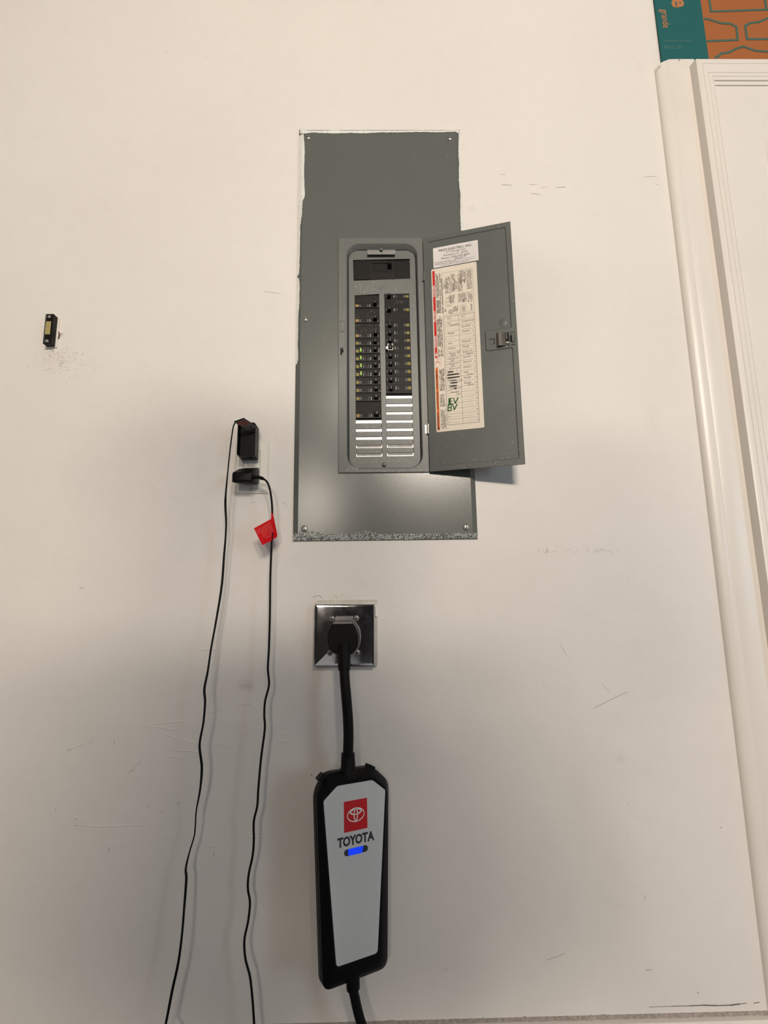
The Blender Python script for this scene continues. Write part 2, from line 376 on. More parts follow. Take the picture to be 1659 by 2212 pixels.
# marks on the wall paint
sm = MB(); YW = -.0004
def mark(pts, w, mi=0):
    sm.mi = mi; P = [xz(*p) for p in pts]; sm.line(P, w, YW)
for pts, w in (([(1282, 1530), (1318, 1512), (1356, 1494)], .0010), ([(1148, 418), (1165, 420)], .0010), ([(1170, 406), (1178, 404)], .0009), ([(1203, 405), (1222, 404)], .0012), ([(1143, 399), (1160, 398)], .0007), ([(1080, 377), (1092, 377)], .0008),
               ([(1084, 399), (1106, 400)], .0010), ([(1396, 2095), (1404, 2095)], .0016), ([(1407, 2093), (1409, 2095)], .0014), ([(1507, 2143), (1508, 2146)], .0018), ([(1393, 1933), (1394, 1944)], .0009), ([(1180, 2074), (1219, 2060)], .0009),
               ([(1300, 1478), (1318, 1495)], .0006), ([(1210, 1390), (1224, 1416)], .0006), ([(235, 1831), (236, 1838)], .0013), ([(462, 1842), (461, 1847)], .0013), ([(160, 1783), (184, 1784)], .0008), ([(146, 1622), (172, 1610), (200, 1602)], .0008),
               ([(275, 1670), (292, 1658), (304, 1643)], .0008), ([(358, 112), (360, 116)], .0010), ([(445, 122), (446, 124)], .001), ([(1556, 1787), (1558, 1788)], .0018), ([(1392, 382), (1418, 381)], .0008), ([(1416, 398), (1421, 399)], .0009), ([(570, 630), (606, 634)], .0006),
               ([(676, 1290), (690, 1286), (695, 1292)], .0012), ([(725, 1288), (727, 1291)], .0015), ([(172, 1266), (176, 1272), (182, 1268)], .0008), ([(960, 2092), (968, 2096)], .0008), ([(672, 1673), (675, 1676)], .0022), ([(320, 1745), (325, 1738)], .0007), ([(384, 1737), (388, 1731)], .0010), ([(348, 1757), (350, 1752)], .0009),
               ([(1510, 2196), (1512, 2201)], .0010), ([(1622, 2200), (1623, 2206)], .0018), ([(1249, 2204), (1251, 2199)], .0022), ([(1299, 2196), (1301, 2203)], .0009), ([(268, 1766), (272, 1760)], .0007), ([(164, 1768), (165, 1770)], .0015), ([(120, 1748), (121, 1750)], .0014), ([(247, 1598), (247, 1609)], .0008)): mark(pts, w)
for k in range(9): # ring mark right of the cover
    a = k*.75; c = (1018, 451); mark([(c[0]+6*math.cos(a), c[1]+5*math.sin(a)), (c[0]+6*math.cos(a+.4), c[1]+5*math.sin(a+.4))], .0007, 0)
for i in range(60):
    x = random.gauss(530, 9); y = random.gauss(1478, 7); mark([(x, y), (x+random.uniform(-3, 3), y-random.uniform(0, 3))], .0006, 1)
for i in range(110):
    x = random.gauss(128, 30); y = random.gauss(778, 22); mark([(x, y), (x+random.uniform(1, 5), y-random.uniform(-2, 2))], .0009, 1)
for i in range(130):
    x = random.uniform(20, 1380); y = random.uniform(80, 2140)
    mark([(x, y), (x+random.uniform(-3, 5), y+random.uniform(-3, 3))], random.uniform(.0004, .0009), 1)
for i in range(26):
    x = random.uniform(1160, 1340); mark([(x, 1190+random.uniform(-6, 6)), (x+random.uniform(2, 8), 1190+random.uniform(-6, 6))], .0008, 1)
# paint splits above the joint
sm.mi = 2
P = [(1402, 2175), (1450, 2173.5), (1490, 2172.5), (1520, 2171), (1545, 2172), (1580, 2171), (1597, 2168.5), (1612, 2167)]
for (a, b), w in zip(zip(P, P[1:]), (.0008, .0012, .0018, .0022, .0018, .0024, .0012)): sm.line([xz(*a), xz(*b)], w, YW)
sm.line([xz(1628, 2167), xz(1640, 2165)], .0014, YW)
tag(sm.build('scuff_mark', [M['scuff'], M['scuff2'], M['crack']], wall), kind='stuff')
# raised filler ridges lower left
rg = MB()
def ridge(pts, w=.0016, h=.0011):
    P = smoothpath([at(*p) for p in pts], 3)
    rg.loft([[(p.x, 0, p.z+w*f), (p.x, -h*f, p.z), (p.x, 0, p.z-w*f)] for i, p in enumerate(P) for f in [math.sin(math.pi*(i+.3)/(len(P)-.4))*.9+.1]], True, True)
for q in ([(290, 1567), (350, 1562), (395, 1559), (420, 1568)], [(340, 1581), (400, 1600), (450, 1613)], [(300, 1568), (345, 1571), (375, 1576), (410, 1568)], [(446, 1540), (465, 1536), (482, 1531)], [(515, 1521), (535, 1520), (560, 1527)], [(455, 1598), (480, 1610), (505, 1618)],
          [(500, 1612), (525, 1606), (548, 1603)], [(355, 1623), (400, 1622), (440, 1625)], [(488, 1628), (510, 1632)], [(360, 1634), (395, 1636)], [(275, 1670), (290, 1660), (305, 1640)], [(146, 1623), (170, 1611), (200, 1602)], [(232, 1713), (248, 1704)],
          [(285, 1683), (300, 1677), (312, 1684)], [(354, 1815), (360, 1808), (366, 1806)], [(155, 1783), (200, 1785), (280, 1783), (340, 1780)], [(600, 1600), (628, 1603)], [(604, 1588), (624, 1586)], [(606, 1625), (617, 1625)], [(458, 1783), (480, 1784)], [(505, 1782), (530, 1806), (560, 1808), (590, 1800)],
          [(447, 1830), (450, 1828), (476, 1827)], [(430, 1405), (470, 1403)], [(610, 1083), (622, 1092)], [(542, 1088), (552, 1082)]): ridge(q)
tag(rg.build('filler_ridge', M['ridge'], wall, True), kind='stuff')

# ================================================================ ELECTRICAL PANEL
PX0, PX1, PZ0, PZ1 = -.0005, .3855, .9555, 1.9500
panel = thing('electrical_panel', (.1925, 0, PZ0), 'tall grey steel breaker panel with its small door swung open, recessed into the white wall', 'electrical panel')
PO = panel.location
CF = .0095                                                           # cover face stands this far off the wall
def rect(x0, x1, z0, z1, r=.0006, n=4): return rr(x0, x1, z0, z1, r, n)
FX0, FZ1 = xz(731, 516, CF); FX1, FZ0 = xz(927.5, 1020.5, CF)
def L3(loop, y): return [(p[0], y, p[1]) for p in loop]
cv = MB()
cv.loft([L3(rect(PX0, PX1, PZ0, PZ1), -.0004), L3(rect(PX0+.0005, PX1-.0005, PZ0+.0005, PZ1-.0005), -.0028), L3(rect(PX0+.0115, PX1-.0115, PZ0+.0105, PZ1-.0095, .002), -CF), L3(rect(FX0+.001, FX1-.001, FZ0+.001, FZ1-.001), -CF)], False, False)
cv.build('cover', M['steel'], panel, True, PO, angle=12)
HX0, HZ1 = xz(748, 526, .013); HX1, _ = xz(906, 700, .013); _, HZ0 = xz(830, 1012.5, .013)
fr = MB()
R0 = .030
fr.loft([L3(rect(FX0, FX1, FZ0, FZ1, .001, 6), -CF+.001), L3(rect(FX0, FX1, FZ0, FZ1, .001, 6), -.0122), L3(rect(FX0+.001, FX1-.001, FZ0+.001, FZ1-.001, .001, 6), -.0130),
         L3(rr(HX0, HX1, HZ0, HZ1, R0, 6), -.0130), L3(rr(HX0+.0012, HX1-.0012, HZ0+.0012, HZ1-.0012, R0-.001, 6), -.0123), L3(rr(HX0+.0042, HX1-.0042, HZ0+.0028, HZ1-.0095, R0-.003, 6), -.0035), L3(rr(HX0+.0042, HX1-.0042, HZ0+.0028, HZ1-.0095, R0-.003, 6), -.0012)], False, False)
fr.build('door_frame', M['steel2'], panel, True, PO, angle=25)
MB().prism(rr(HX0+.003, HX1-.003, HZ0+.002, HZ1-.004, R0-.003, 6), -.0011, -.0006).build('back_plate', M['dark'], panel, off=PO)
# dead front with its openings
DF = .0052
DX0, DX1, DZ0, DZ1 = HX0+.0052, HX1-.0050, HZ0+.0034, HZ1-.0125
def q4(tl, tr, br, bl, d): return [xz(*bl, d), xz(*br, d), xz(*tr, d), xz(*tl, d)]
mainh = q4((762.5, 561.5), (885, 559), (886.3, 602), (763.5, 606.5), DF)
colL = q4((766, 638), (819, 635), (826.2, 987), (769.2, 987), DF)
colR = q4((830, 635), (884, 634), (894, 985.5), (836.2, 985.5), DF)
df = MB(); df.plate(rr(DX0, DX1, DZ0, DZ1, R0-.007, 6), [mainh, colL, colR], -DF, -.0022)
df.build('dead_front', M['steel2'], panel, off=PO)
eb = MB()   # small embossed ring, tab notches at the foot
c = xz(824, 624, DF); eb.lathe(c[0], c[1], [(.0040, -DF), (.0040, -DF-.0006), (.0030, -DF-.0006), (.0028, -DF-.0002), (.0005, -DF-.0003)], 16)
a = xz(797, 1006, DF); b = xz(864, 1006, DF); t = xz(797, 995, DF)
for x in (a[0], b[0]): eb.box(x-.0006, x+.0006, -DF-.0006, -DF+.0005, a[1], t[1])
tag(eb.build('embossed_mark', M['steel2'], panel, True, PO), kind='stuff')
# knockout plates and the bright slots between them
def colx(side, y):
    l = (766+(769.2-766)*(y-638)/349, 819+(826.2-819)*(y-635)/352) if side == 0 else (830+(836.2-830)*(y-635)/350.5, 884+(894-884)*(y-634)/351.5)
    return l
sR = [(855, 860.5), (871.5, 878), (889, 895.3), (906.6, 913), (924.2, 931), (942, 949), (959.5, 967), (977.6, 984.8)]
sL = [(907.7, 914.5), (925.6, 932.6), (943, 950), (961, 968), (979, 986)]
for side, sl in ((0, sL), (1, sR)):
    for k, (y0, y1) in enumerate(sl):
        x0, x1 = colx(side, y0); p0 = xz(x0, y0, .004); p1 = xz(x1, y1, .004)
        sb = MB(); sb.box(p0[0]+.0002, p1[0]-.0002, -.0030, -.0012, p1[1]+.0001, p0[1]-.0001)
        if k >= len(sl)-2:   # the last slots show a bright lip round a greyer web
            sb.mi = 1; zz0, zz1 = p1[1]+.0022, p0[1]-.0016
            sb.box(p0[0]+.002, p1[0]-.002, -.0036, -.0029, zz0, zz1)
        tag(sb.build('metal_slot', [M['bare'], M['galv2']], panel, off=PO))
        if k < len(sl)-1:
            y2 = sl[k+1][0]; q0 = xz(x0, y1, DF); q1 = xz(x1, y2, DF)
            MB().box(q0[0]+.0005, q1[0]-.0005, -DF+.0001, -.0022, q1[1], q0[1]).build('knockout_plate', M['steel2'], panel, off=PO)
# retaining bars with their screws
def screw(px, py, dep, r=.0058, slot=1, par=panel, off=PO, ma=None, name='screw', up=False):
    c = xz(px, py, dep); s_ = MB(); s_.lathe(c[0], c[1], [(r, -dep+.0004), (r, -dep-.0006), (r*.8, -dep-.0019), (r*.4, -dep-.0026), (.0002, -dep-.0028)], 18)
    s_.mi = 1; w = .0006
    if up: s_.box(c[0]-w, c[0]+w, -dep-.0031, -dep-.0024, c[1]-r*.8, c[1]+r*.8)
    else: s_.box(c[0]-r*.75, c[0]+r*.75, -dep-.0031, -dep-.0024, c[1]-w, c[1]+w); 
    if slot == 2: s_.box(c[0]-w, c[0]+w, -dep-.0031, -dep-.0024, c[1]-r*.75, c[1]+r*.75)
    return s_.build(name, [ma or M['screw'], M['dark']], par, True, off)
lb0 = xz(793.5, 539.5, .0125); lb1 = xz(854, 550, .0125)
b_ = MB(); b_.loft([[(x, -.0118, lb0[1]), (x, -.0140, lb0[1]), (x, -.0146, lb0[1]-.003), (x, -.0135, lb1[1]), (x, -.0115, lb1[1])] for x in (lb0[0], lb1[0])])
b_.build('retaining_bar', M['steel2'], panel, False, PO)
c = xz(823.5, 540.5, .0148); k_ = MB(); k_.lathe(c[0], c[1], [(.0038, -.0135), (.0038, -.0185), (.0028, -.0200), (.0004, -.0206)], 14); k_.build('bar_screw', M['steel2'], panel, True, PO)
c = xz(830, 1004, .006); k_ = MB(); k_.lathe(c[0], c[1], [(.0046, -DF+.001), (.0046, -DF-.003), (.0034, -DF-.0045), (.0004, -DF-.005)], 14); k_.build('bar_screw', M['steel2'], panel, True, PO)
# cover screws
for p in ((666, 297.5), (972, 299.5), (660, 690)): screw(*p, CF+.0003, ma=M['screw'])
for p in ((657.5, 1142.5), (1007, 1139)): screw(*p, CF+.0003, r=.0072, up=True)
# strike features on the frame's left side
st = MB(); a = xz(734.5, 694, .013); b = xz(745.5, 715, .013)
for (x0, y0, x1, y1) in ((734.5, 693, 746, 694.2), (734.5, 693, 735.6, 714), (744.8, 694, 746, 750), (735, 714, 744, 715.2), (735, 716.5, 745, 717.5)):
    p = xz(x0, y1, .0131); q = xz(x1, y0, .0131); st.box(p[0], q[0], -.0136, -.0128, p[1], q[1])
st.build('strike_emboss', M['steel'], panel, off=PO)
a = xz(735.2, 766.5, .0131); b = xz(741.8, 752.5, .0131); st = MB().prism([(a[0], a[1]), (a[0]+.004, a[1]), (a[0]+.004, a[1]+.0055), (b[0]+.0005, a[1]+.0055), (b[0]+.0005, a[1]+.0105), (b[0]-.0022, b[1]), (a[0], b[1])], -.0132, -.0128)
st.build('latch_slot', M['dark'], panel, off=PO)
p = xz(735.5, 751.8, .0131); q = xz(743, 750, .0131); MB().box(p[0], q[0], -.0142, -.0128, p[1], q[1]).build('latch_lip', M['steel'], panel, off=PO)
# brushed wall paint lapping over the cover's edges
def cz(x, z):   # height of the cover's surface
    d = min(x-PX0, PX1-x, z-PZ0, PZ1-z); t = max(0, min(1, d/.0105)); return -(.0030+t*(CF-.0028))
pm = MB()
def smear(edge, inner):
    P = []
    for i in range(len(inner)-1):
        for k in range(10):
            t = k/10; a = inner[i]; b = inner[i+1]; P.append((a[0]*(1-t)+b[0]*t, a[1]*(1-t)+b[1]*t))
    P.append(inner[-1]); prev = None
    for x, y in P:
        w = xz(x, y, .006); wx, wz = w[0]+random.uniform(-.0005, .0005)*(edge != 'T'), w[1]+random.uniform(-.0008, .0008)*(edge == 'T')
        o = {'L': (PX0+.0006, wz), 'R': (PX1-.0006, wz), 'T': (wx, PZ1-.0006)}[edge]
        row = []
        for s_ in range(5):
            t = s_/4; X = o[0]*(1-t)+wx*t; Z = o[1]*(1-t)+wz*t; row.append(pm.b.verts.new((X, cz(X, Z)-.00035, Z)))
        if prev:
            for k in range(4): pm._f((prev[k], prev[k+1], row[k+1], row[k]))
        prev = row
def c1(*pts): return [(620+x/3.072, 260+y/3.072) for x, y in pts]
smear('L', c1((112, 98), (118, 200), (115, 350), (119, 515), (104, 545), (100, 640), (89, 700), (85, 900), (82, 1018), (64, 1036), (79, 1048), (85, 1090), (84, 1200), (76, 1300), (72, 1500), (75, 1590), (63, 1618)))
smear('T', c1((85, 84), (105, 97), (180, 90), (300, 96), (420, 92), (500, 95), (620, 90), (760, 89), (900, 86), (1000, 88), (1143, 85)))
smear('R', c1((1139, 84), (1137, 200), (1141, 300), (1138, 400), (1150, 500), (1149, 620), (1152, 735)))
pm.build('paint_smear', M['paintsmear'], panel, True, PO)
# stippled paint band along the bottom
ps = MB()
for i in range(2600):
    u = random.random(); X = PX0+.001+u*(PX1-PX0-.002)
    top = (.0150 if .03 < u < .42 else .0105)+.004*math.sin(u*19)*(u < .45) if u > .02 else .016
    dens = 1 if u < .4 else (.85 if u < .7 else .45)
    if random.random() > dens: continue
    Z = PZ0+.0012+random.random()**.9*max(.004, top); r = random.uniform(.0005, .0014)
    y = cz(X, Z)-.0003; ps._f([ps.b.verts.new((X+r*math.cos(a)*random.uniform(.6, 1.3), y, Z+r*.8*math.sin(a))) for a in (.2, 1.3, 2.4, 3.6, 4.8, 5.6)])
tag(ps.build('paint_stipple', mat('pale_stipple_paint', (.50, .52, .48), .55, var=.15, vs=300), panel, off=PO), kind='stuff')
# fine white paint specks
sp = MB()
def speck(px, py, dep, r):
    x, z = xz(px, py, dep); y = -dep-.0002; a0 = random.random()*6; e = random.uniform(.6, 1)
    sp._f([sp.b.verts.new((x+r*math.cos(a0+a), y, z+r*e*math.sin(a0+a))) for a in (0, 1.05, 2.1, 3.14, 4.2, 5.2)])
def specks(n, x0, x1, y0, y1, dep, r0=.00025, r1=.0007, g=False):
    for i in range(n):
        if g: x, y = random.gauss((x0+x1)/2, (x1-x0)/3.2), random.gauss((y0+y1)/2, (y1-y0)/3.2)
        else: x, y = random.uniform(x0, x1), random.uniform(y0, y1)
        if g and not (x0 <= x <= x1 and y0 <= y <= y1): continue
        speck(x, y, dep, random.uniform(r0, r1))
specks(60, 765, 815, 606, 634, DF, g=True, r1=.0009); specks(26, 815, 890, 606, 632, DF)
specks(70, 890, 902, 630, 990, DF, r1=.0006); specks(26, 822, 829, 640, 980, DF); specks(190, 762, 895, 988, 1001, DF, r0=.0002, r1=.0006)
specks(12, 752, 762, 640, 980, DF)
for y0, y1 in ((915, 925), (933, 943), (951, 960), (969, 978)): specks(26, 770, 823, y0, y1, DF, r0=.0002, r1=.0006)
for y0, y1 in ((861, 871), (879, 888), (896, 906), (914, 924), (932, 941), (950, 959), (968, 977)): specks(15, 838, 890, y0, y1, DF, r0=.0002, r1=.0005)
specks(150, 735, 925, 1014, 1020, .0131, r0=.0002, r1=.0006); specks(70, 735, 748, 640, 1015, .0131, r0=.0002, r1=.0005); specks(70, 748, 775, 1008, 1016, .0131, r0=.0002, r1=.0007)
specks(50, 908, 922, 620, 1010, .0131, r0=.0002, r1=.0005); specks(8, 735, 905, 517, 523, .0131); specks(14, 660, 980, 320, 500, CF+.0001); specks(12, 655, 728, 560, 1010, CF+.0001)
specks(5, 690, 1000, 1060, 1140, CF+.0001)
tag(sp.build('paint_speck', M['speck'], panel, off=PO), kind='stuff')

# ---- breakers
BW = .0553; SH = .0186
def breaker_parts(double, gfci, right):
    """local frame: x from the outer end (rating square) to the centre rail, z up, face at y = 0"""
    h = .0370 if double else SH*.965
    out = []
    b_ = MB(); b_.box(0, BW, 0, .0028, .0006, h, 0); b_.loft([[(0.0015, 0, .0004), (.0015, -.0013, .0006), (.0015, -.0013, .0014), (.0015, 0, .0019)], [(BW-.001, 0, .0004), (BW-.001, -.0013, .0006), (BW-.001, -.0013, .0014), (BW-.001, 0, .0019)]])
    b_.mi = 2; b_.box(.0015, BW-.001, -.0014, -.0010, .0010, .0016); b_.mi = 0; b_.box(.0005, BW-.0005, -.0006, 0, h-.0016, h-.0004)  # paler strip paints the light caught on the bottom lip
    b_.mi = 1; b_.box(.037, .0535, -.0002, .0001, .0024, .0118)
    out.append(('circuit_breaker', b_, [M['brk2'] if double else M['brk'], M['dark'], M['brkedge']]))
    hx = .0455 if double else .0445
    k = MB(); w = .0042 if double else .0034; pr = .0125 if double else .0085
    hz = .0080
    k.loft([[(hx-w, .0, hz-.0042), (hx+w, .0, hz-.0042), (hx+w, .0, hz+.0044), (hx-w, .0, hz+.0044)], [(hx-w*.9, -pr*.7, hz-.0032), (hx+w*.9, -pr*.7, hz-.0032), (hx+w*.9, -pr*.7, hz+.0034), (hx-w*.9, -pr*.7, hz+.0034)],
            [(hx-w*.6, -pr, hz-.0022), (hx+w*.6, -pr, hz-.0022), (hx+w*.6, -pr, hz+.0028), (hx-w*.6, -pr, hz+.0028)]])
    k.mi = 1; k.box(hx-.0006, hx+.0009, -pr-.0002, -pr+.0001, hz-.0008, hz+.0024)
    out.append(('handle', k, [M['handle'], M['grey']]))
    lb = MB(); z0, z1 = .0030, .0092
    lb.quad(.0016, .0078, z0, z1, -.0003); lb.mi = 1; lb.quad(.0042, .0054, z0+.0024, z1-.0024, -.0004)
    lb.mi = 2
    xs_ = ((.0092, .0007), (.0118, .0010)) if not gfci else ()
    for x, w_ in xs_: lb.quad(x, x+w_, z0+.0004, z1-.0002, -.0003)
    lb.quad(.0330, .0348, z0-.0002, z1+.0004, -.0003); lb.quad(.0512, .0520, z0, z1-.001, -.0003)
    lb.mi = 3
    for q in range(4): lb.quad(.0268, .0308, z0+.0002+q*.0018, z0+.0010+q*.0018, -.0003)
    if gfci:
        lb.mi = 2
        for q in range(5): lb.quad(.0165+.0008*(q % 2), .0192, z0+.0004+q*.0014, z0+.0010+q*.0014, -.0003); lb.quad(.0520, .0542-.0006*(q % 2), z0+.0002+q*.0019, z0+.0012+q*.0019, -.0003)
        lb.mi = 3
        for x in (.0008, .0222): lb.quad(x, x+.0003, .002, h-.002, -.0003)
    out.append(('rating_label', lb, [M['amber'] if (double and not right) else M['yellow'], M['dark'], M['offwhite'], M['grey']]))
    if gfci: out.append(('test_button', MB().box(.0105, .0140, -.0012, .0, .0042, .0125), [M['green']]))
    return out
cache = {}
def place_breaker(side, ytop, ybot, double=False, gfci=False):
    ym = (ytop+ybot)/2; x0, x1 = colx(side, ym); dep = .0040
    zt = xz(x0, ytop, dep)[1]; zb = xz(x0, ybot, dep)[1]; xa = xz(x0, ym, dep)[0]; xb = xz(x1, ym, dep)[0]
    key = (double, gfci, side)
    if key not in cache: cache[key] = [(n_, mb_.build(n_, ms)) for n_, mb_, ms in breaker_parts(double, gfci, side)]; fresh = True
    else: fresh = False
    src = cache[key]; h = zt-zb; base = None
    for i, (n_, o) in enumerate(src):
        c_ = o if fresh else o.copy()
        if not fresh: COL.objects.link(c_)
        if i == 0:
            c_.parent = panel; sx = (xb-xa-.0006)/BW; sz = h/(.0370 if double else SH*.965)*.985
            if side == 0: c_.location = Vector((xa+.0003, -dep, zb))-PO; c_.scale = (sx, 1, sz)
            else: c_.location = Vector((xb-.0003, -dep, zt))-PO; c_.rotation_euler = (0, math.pi, 0); c_.scale = (sx, 1, sz)
            base = c_
        else: c_.parent = base
    return base
for y0, y1 in ((637.5, 665), (665, 698), (698, 730.5)): place_breaker(0, y0, y1, True)
place_breaker(0, 730.5, 747)
for y0, y1 in ((747, 764), (764, 780.5), (780.5, 797.5), (797.5, 814.5)): place_breaker(0, y0, y1, gfci=True)
for y0, y1 in ((814.5, 832), (832, 849), (849, 867)): place_breaker(0, y0, y1)
place_breaker(0, 867, 904, True)
rb = []
for y0, y1 in ((636, 664), (664, 697)): rb.append(place_breaker(1, y0, y1, True))
for y0, y1 in ((697, 713.6), (713.6, 730.5), (730.5, 746.5), (746.5, 763.2), (763.2, 780), (780, 797.3), (797.3, 814.5), (814.5, 832.2), (832.2, 850.5)): rb.append(place_breaker(1, y0, y1))
ac = MB().text('AC', .010, .0175, .0155, -.0003, 0, .15, sx=1.15); ac.build('marker_lettering', mat('dim_marker_ink', (.008, .006, .007), .5), rb[0])
hl = MB(); hl.line([(.0395, .001), (.0395, .0135), (.0405, .0150), (.0490, .0150), (.0500, .0135), (.0500, .001)], .0010, -.0100); hl.line([(.0395, .001), (.0415, .001)], .001, -.0100); hl.line([(.048, .001), (.050, .001)], .001, -.0100)
hl.box(.0500, .0540, -.0095, -.001, .007, .0125); hl.box(.0392, .0400, -.0100, 0, .004, .010)
hl.build('handle_lock', M['galv'], rb[5])
# handle tie of the second right breaker
# paint specks caught on the upper left breakers
sb = MB(); sp = sb
specks(90, 768, 812, 670, 694, .0042, .0002, .0006); specks(170, 768, 820, 700, 728, .0042, .0002, .0006); specks(14, 835, 884, 684, 694, .0042, .0002, .0005); specks(60, 768, 790, 748, 850, .0042, .0002, .0004); specks(50, 790, 818, 748, 850, .0050, .0002, .0004)
tag(sb.build('dust_speck', mat('dusty_specks', (.34, .31, .27), .7, var=.2, vs=500), panel, off=PO), kind='stuff')
# ---- main breaker
a = xz(767, 604, .0035); b = xz(885, 562.5, .0035)
mb_ = MB(); mb_.box(a[0], b[0], -.0034, -.0012, a[1], b[1]); 
p = xz(799, 604, .005); q = xz(851, 564, .005); mb_.mi = 1
mb_.plate(rect(p[0], q[0], p[1], q[1]), [rect(p[0]+.006, q[0]-.005, p[1]+.017, q[1]-.0045)], -.0054, -.0034)
main = mb_.build('main_breaker', [M['brk'], M['brk2']], panel, off=PO)
w1 = xz(805, 585.5, .0035); w2 = xz(846, 569, .0035)
MB().box(w1[0], w2[0], -.0037, -.0034, w1[1], w2[1]).build('window', M['brk'], main, off=PO)
c = xz(841.5, 572, .008); k = MB(); k.loft([L3(rect(c[0]-.0045, c[0]+.0045, c[1]-.009, c[1]+.006), -.0036), L3(rect(c[0]-.0040, c[0]+.0040, c[1]-.004, c[1]+.0058), -.0140), L3(rect(c[0]-.0026, c[0]+.0026, c[1]-.002, c[1]+.0045), -.0160)])
k.build('handle', M['handle'], main, off=PO)
k = MB(); 
for px in (810.5, 833): c = xz(px, 591.5, .0055); k.cyl(c[0], c[1], .0014, -.0057, -.0053, 10)
for px in (817.5, 826): c = xz(px, 597.5, .0055); k.box(c[0]-.0012, c[0]+.0012, -.0057, -.0053, c[1]-.003, c[1]+.003)
k.build('test_port', M['dark'], main, off=PO)

# ---- the open door of the panel
TH = .2860; DO = Vector((.2878, -.0178, 1.0976)); DW, DH = .1945, .5480
door = MB()
Md = Matrix.Rotation(-TH, 3, 'Z'); Mdi = Md.inverted(); DN = Md @ Vector((0, 1, 0))
def dl(px, py, y=0):
    p = Mdi @ (hit(px, py, DO+DN*y, DN)-DO); return (p.x, p.z)
g = [dl(930, 529)[0], dl(1094, 487)[0]]
nx, nz0 = dl(1051, 757); _, nz1 = dl(1054, 715)
gx0, gx1, gz0, gz1 = .0100, DW-.0105, .0115, DH-.0105
pan = roundpoly([(gx0, gz0), (gx1, gz0), (gx1, nz0), (nx, nz0), (nx, nz1), (gx1, nz1), (gx1, gz1), (gx0, gz1)], [.003, .003, .004, .004, .004, .003, .003, .003], 3)
door.plate(rect(0, DW, 0, DH, .001, 2), [pan], 0, .0034)
pin = offset(pan, .0022)
door.loft([L3(pan, 0), L3(offset(pan, .0005), .0004), L3(pin, .0018)], False, False)
es = [door.b.verts.new((p[0], .0018, p[1])) for p in pin]; ed = [door.b.edges.new((es[i], es[(i+1) % len(es)])) for i in range(len(es))]
bmesh.ops.triangle_fill(door.b, use_beauty=True, edges=ed)
door.box(.0005, DW-.0005, .0036, .0050, .0005, DH-.0005)
dob = door.build('door', M['doorsteel'], panel, False); dob.location = DO-PO; dob.rotation_euler = (0, 0, -TH)
tag(dob, 'open grey door carrying the paper labels')
def dbuild(mb_, name, ma, smooth=False, kind=None, label=None):
    o = mb_.build(name, ma, dob, smooth); return tag(o, label=label, kind=kind)
# hinges (on frame side)
for (xa, ya, yb) in ((916.3, 588, 607), (924.5, 916, 937)):
    a = xz(xa, yb, .0165); b = xz(xa, ya, .0165)
    h_ = MB(); h_.tube([(b[0], -.0165, b[1]), (a[0], -.0165, a[1])], .0026, 10); h_.box(a[0]-.006, a[0], -.0145, -.0132, a[1]+.001, b[1]-.001)
    h_.build('hinge', M['steel2'] if ya < 800 else M['galv'], panel, True, PO)
# latch parts
lt = MB(); p = dl(1058, 744.5); q = dl(1068, 731); lt.quad(p[0], q[0], p[1], q[1], -.0003); p2 = dl(1059.5, 743.5); q2 = dl(1066.2, 733.5)
lt.mi = 1; lt.box(p[0]+.0002, q[0]-.0016, -.0010, -.0002, p[1]-.0002, q[1]-.0022); dbuild(lt, 'latch_keyway', [M['dark'], M['doorsteel']])
lt = MB(); p = dl(1073.5, 750); q = dl(1092, 718.5); xm = p[0]
pr_ = [(0, -.0002), (.001, -.0042), (.005, -.0072), (.010, -.0060), (.0165, -.0030), (.0185, -.0003)]
lt.loft([[(xm+d, y, z) for d, y in pr_] for z in (p[1], q[1])]); dbuild(lt, 'latch_slider', mat('worn_latch_steel', (.115, .100, .082), .5, 0, var=.15, vs=60), True)
lt = MB()
for (x0, y0, x1, y1) in ((1090, 718, 1092.5, 737), (1094, 717.5, 1099, 719.5), (1096.5, 718, 1099, 737), (1093, 731.5, 1099, 736.5), (1101.5, 716.5, 1111.5, 718.5), (1102, 724, 1106, 739), (1110, 725, 1112, 736), (1104, 743, 1113, 745.5), (1079, 743.5, 1093, 747.5), (1094, 742.5, 1100, 744), (1098, 744, 1100, 747.5), (1075, 747.5, 1079, 749)):
    p = dl(x0, y1, -.0002); q = dl(x1, y0, -.0002); lt.box(p[0], q[0], -.0006, .0002, p[1], q[1])
lt.mi = 1; p = dl(1094, 742, -.0006); q = dl(1099.5, 739.6, -.0006); lt.box(p[0], q[0], -.0022, -.0006, p[1], q[1])
lt.mi = 2; p = dl(1106, 739, -.0006); q = dl(1110, 719, -.0006); lt.loft([[(p[0], 0, z), (p[0]+.001, -.0025, z), (q[0], -.0025, z), (q[0]+.001, 0, z)] for z in (p[1], q[1])])
dbuild(lt, 'latch_spring', [M['dark'], M['bare'], M['doorsteel']])
c = dl(1087, 697, .0018); lt = MB(); lt.lathe(c[0], c[1], [(.0095, .0018), (.0092, .0012), (.0078, .0013), (.0070, .0010), (.001, .0010)], 24); dbuild(lt, 'embossed_circle', M['doorsteel'], True)
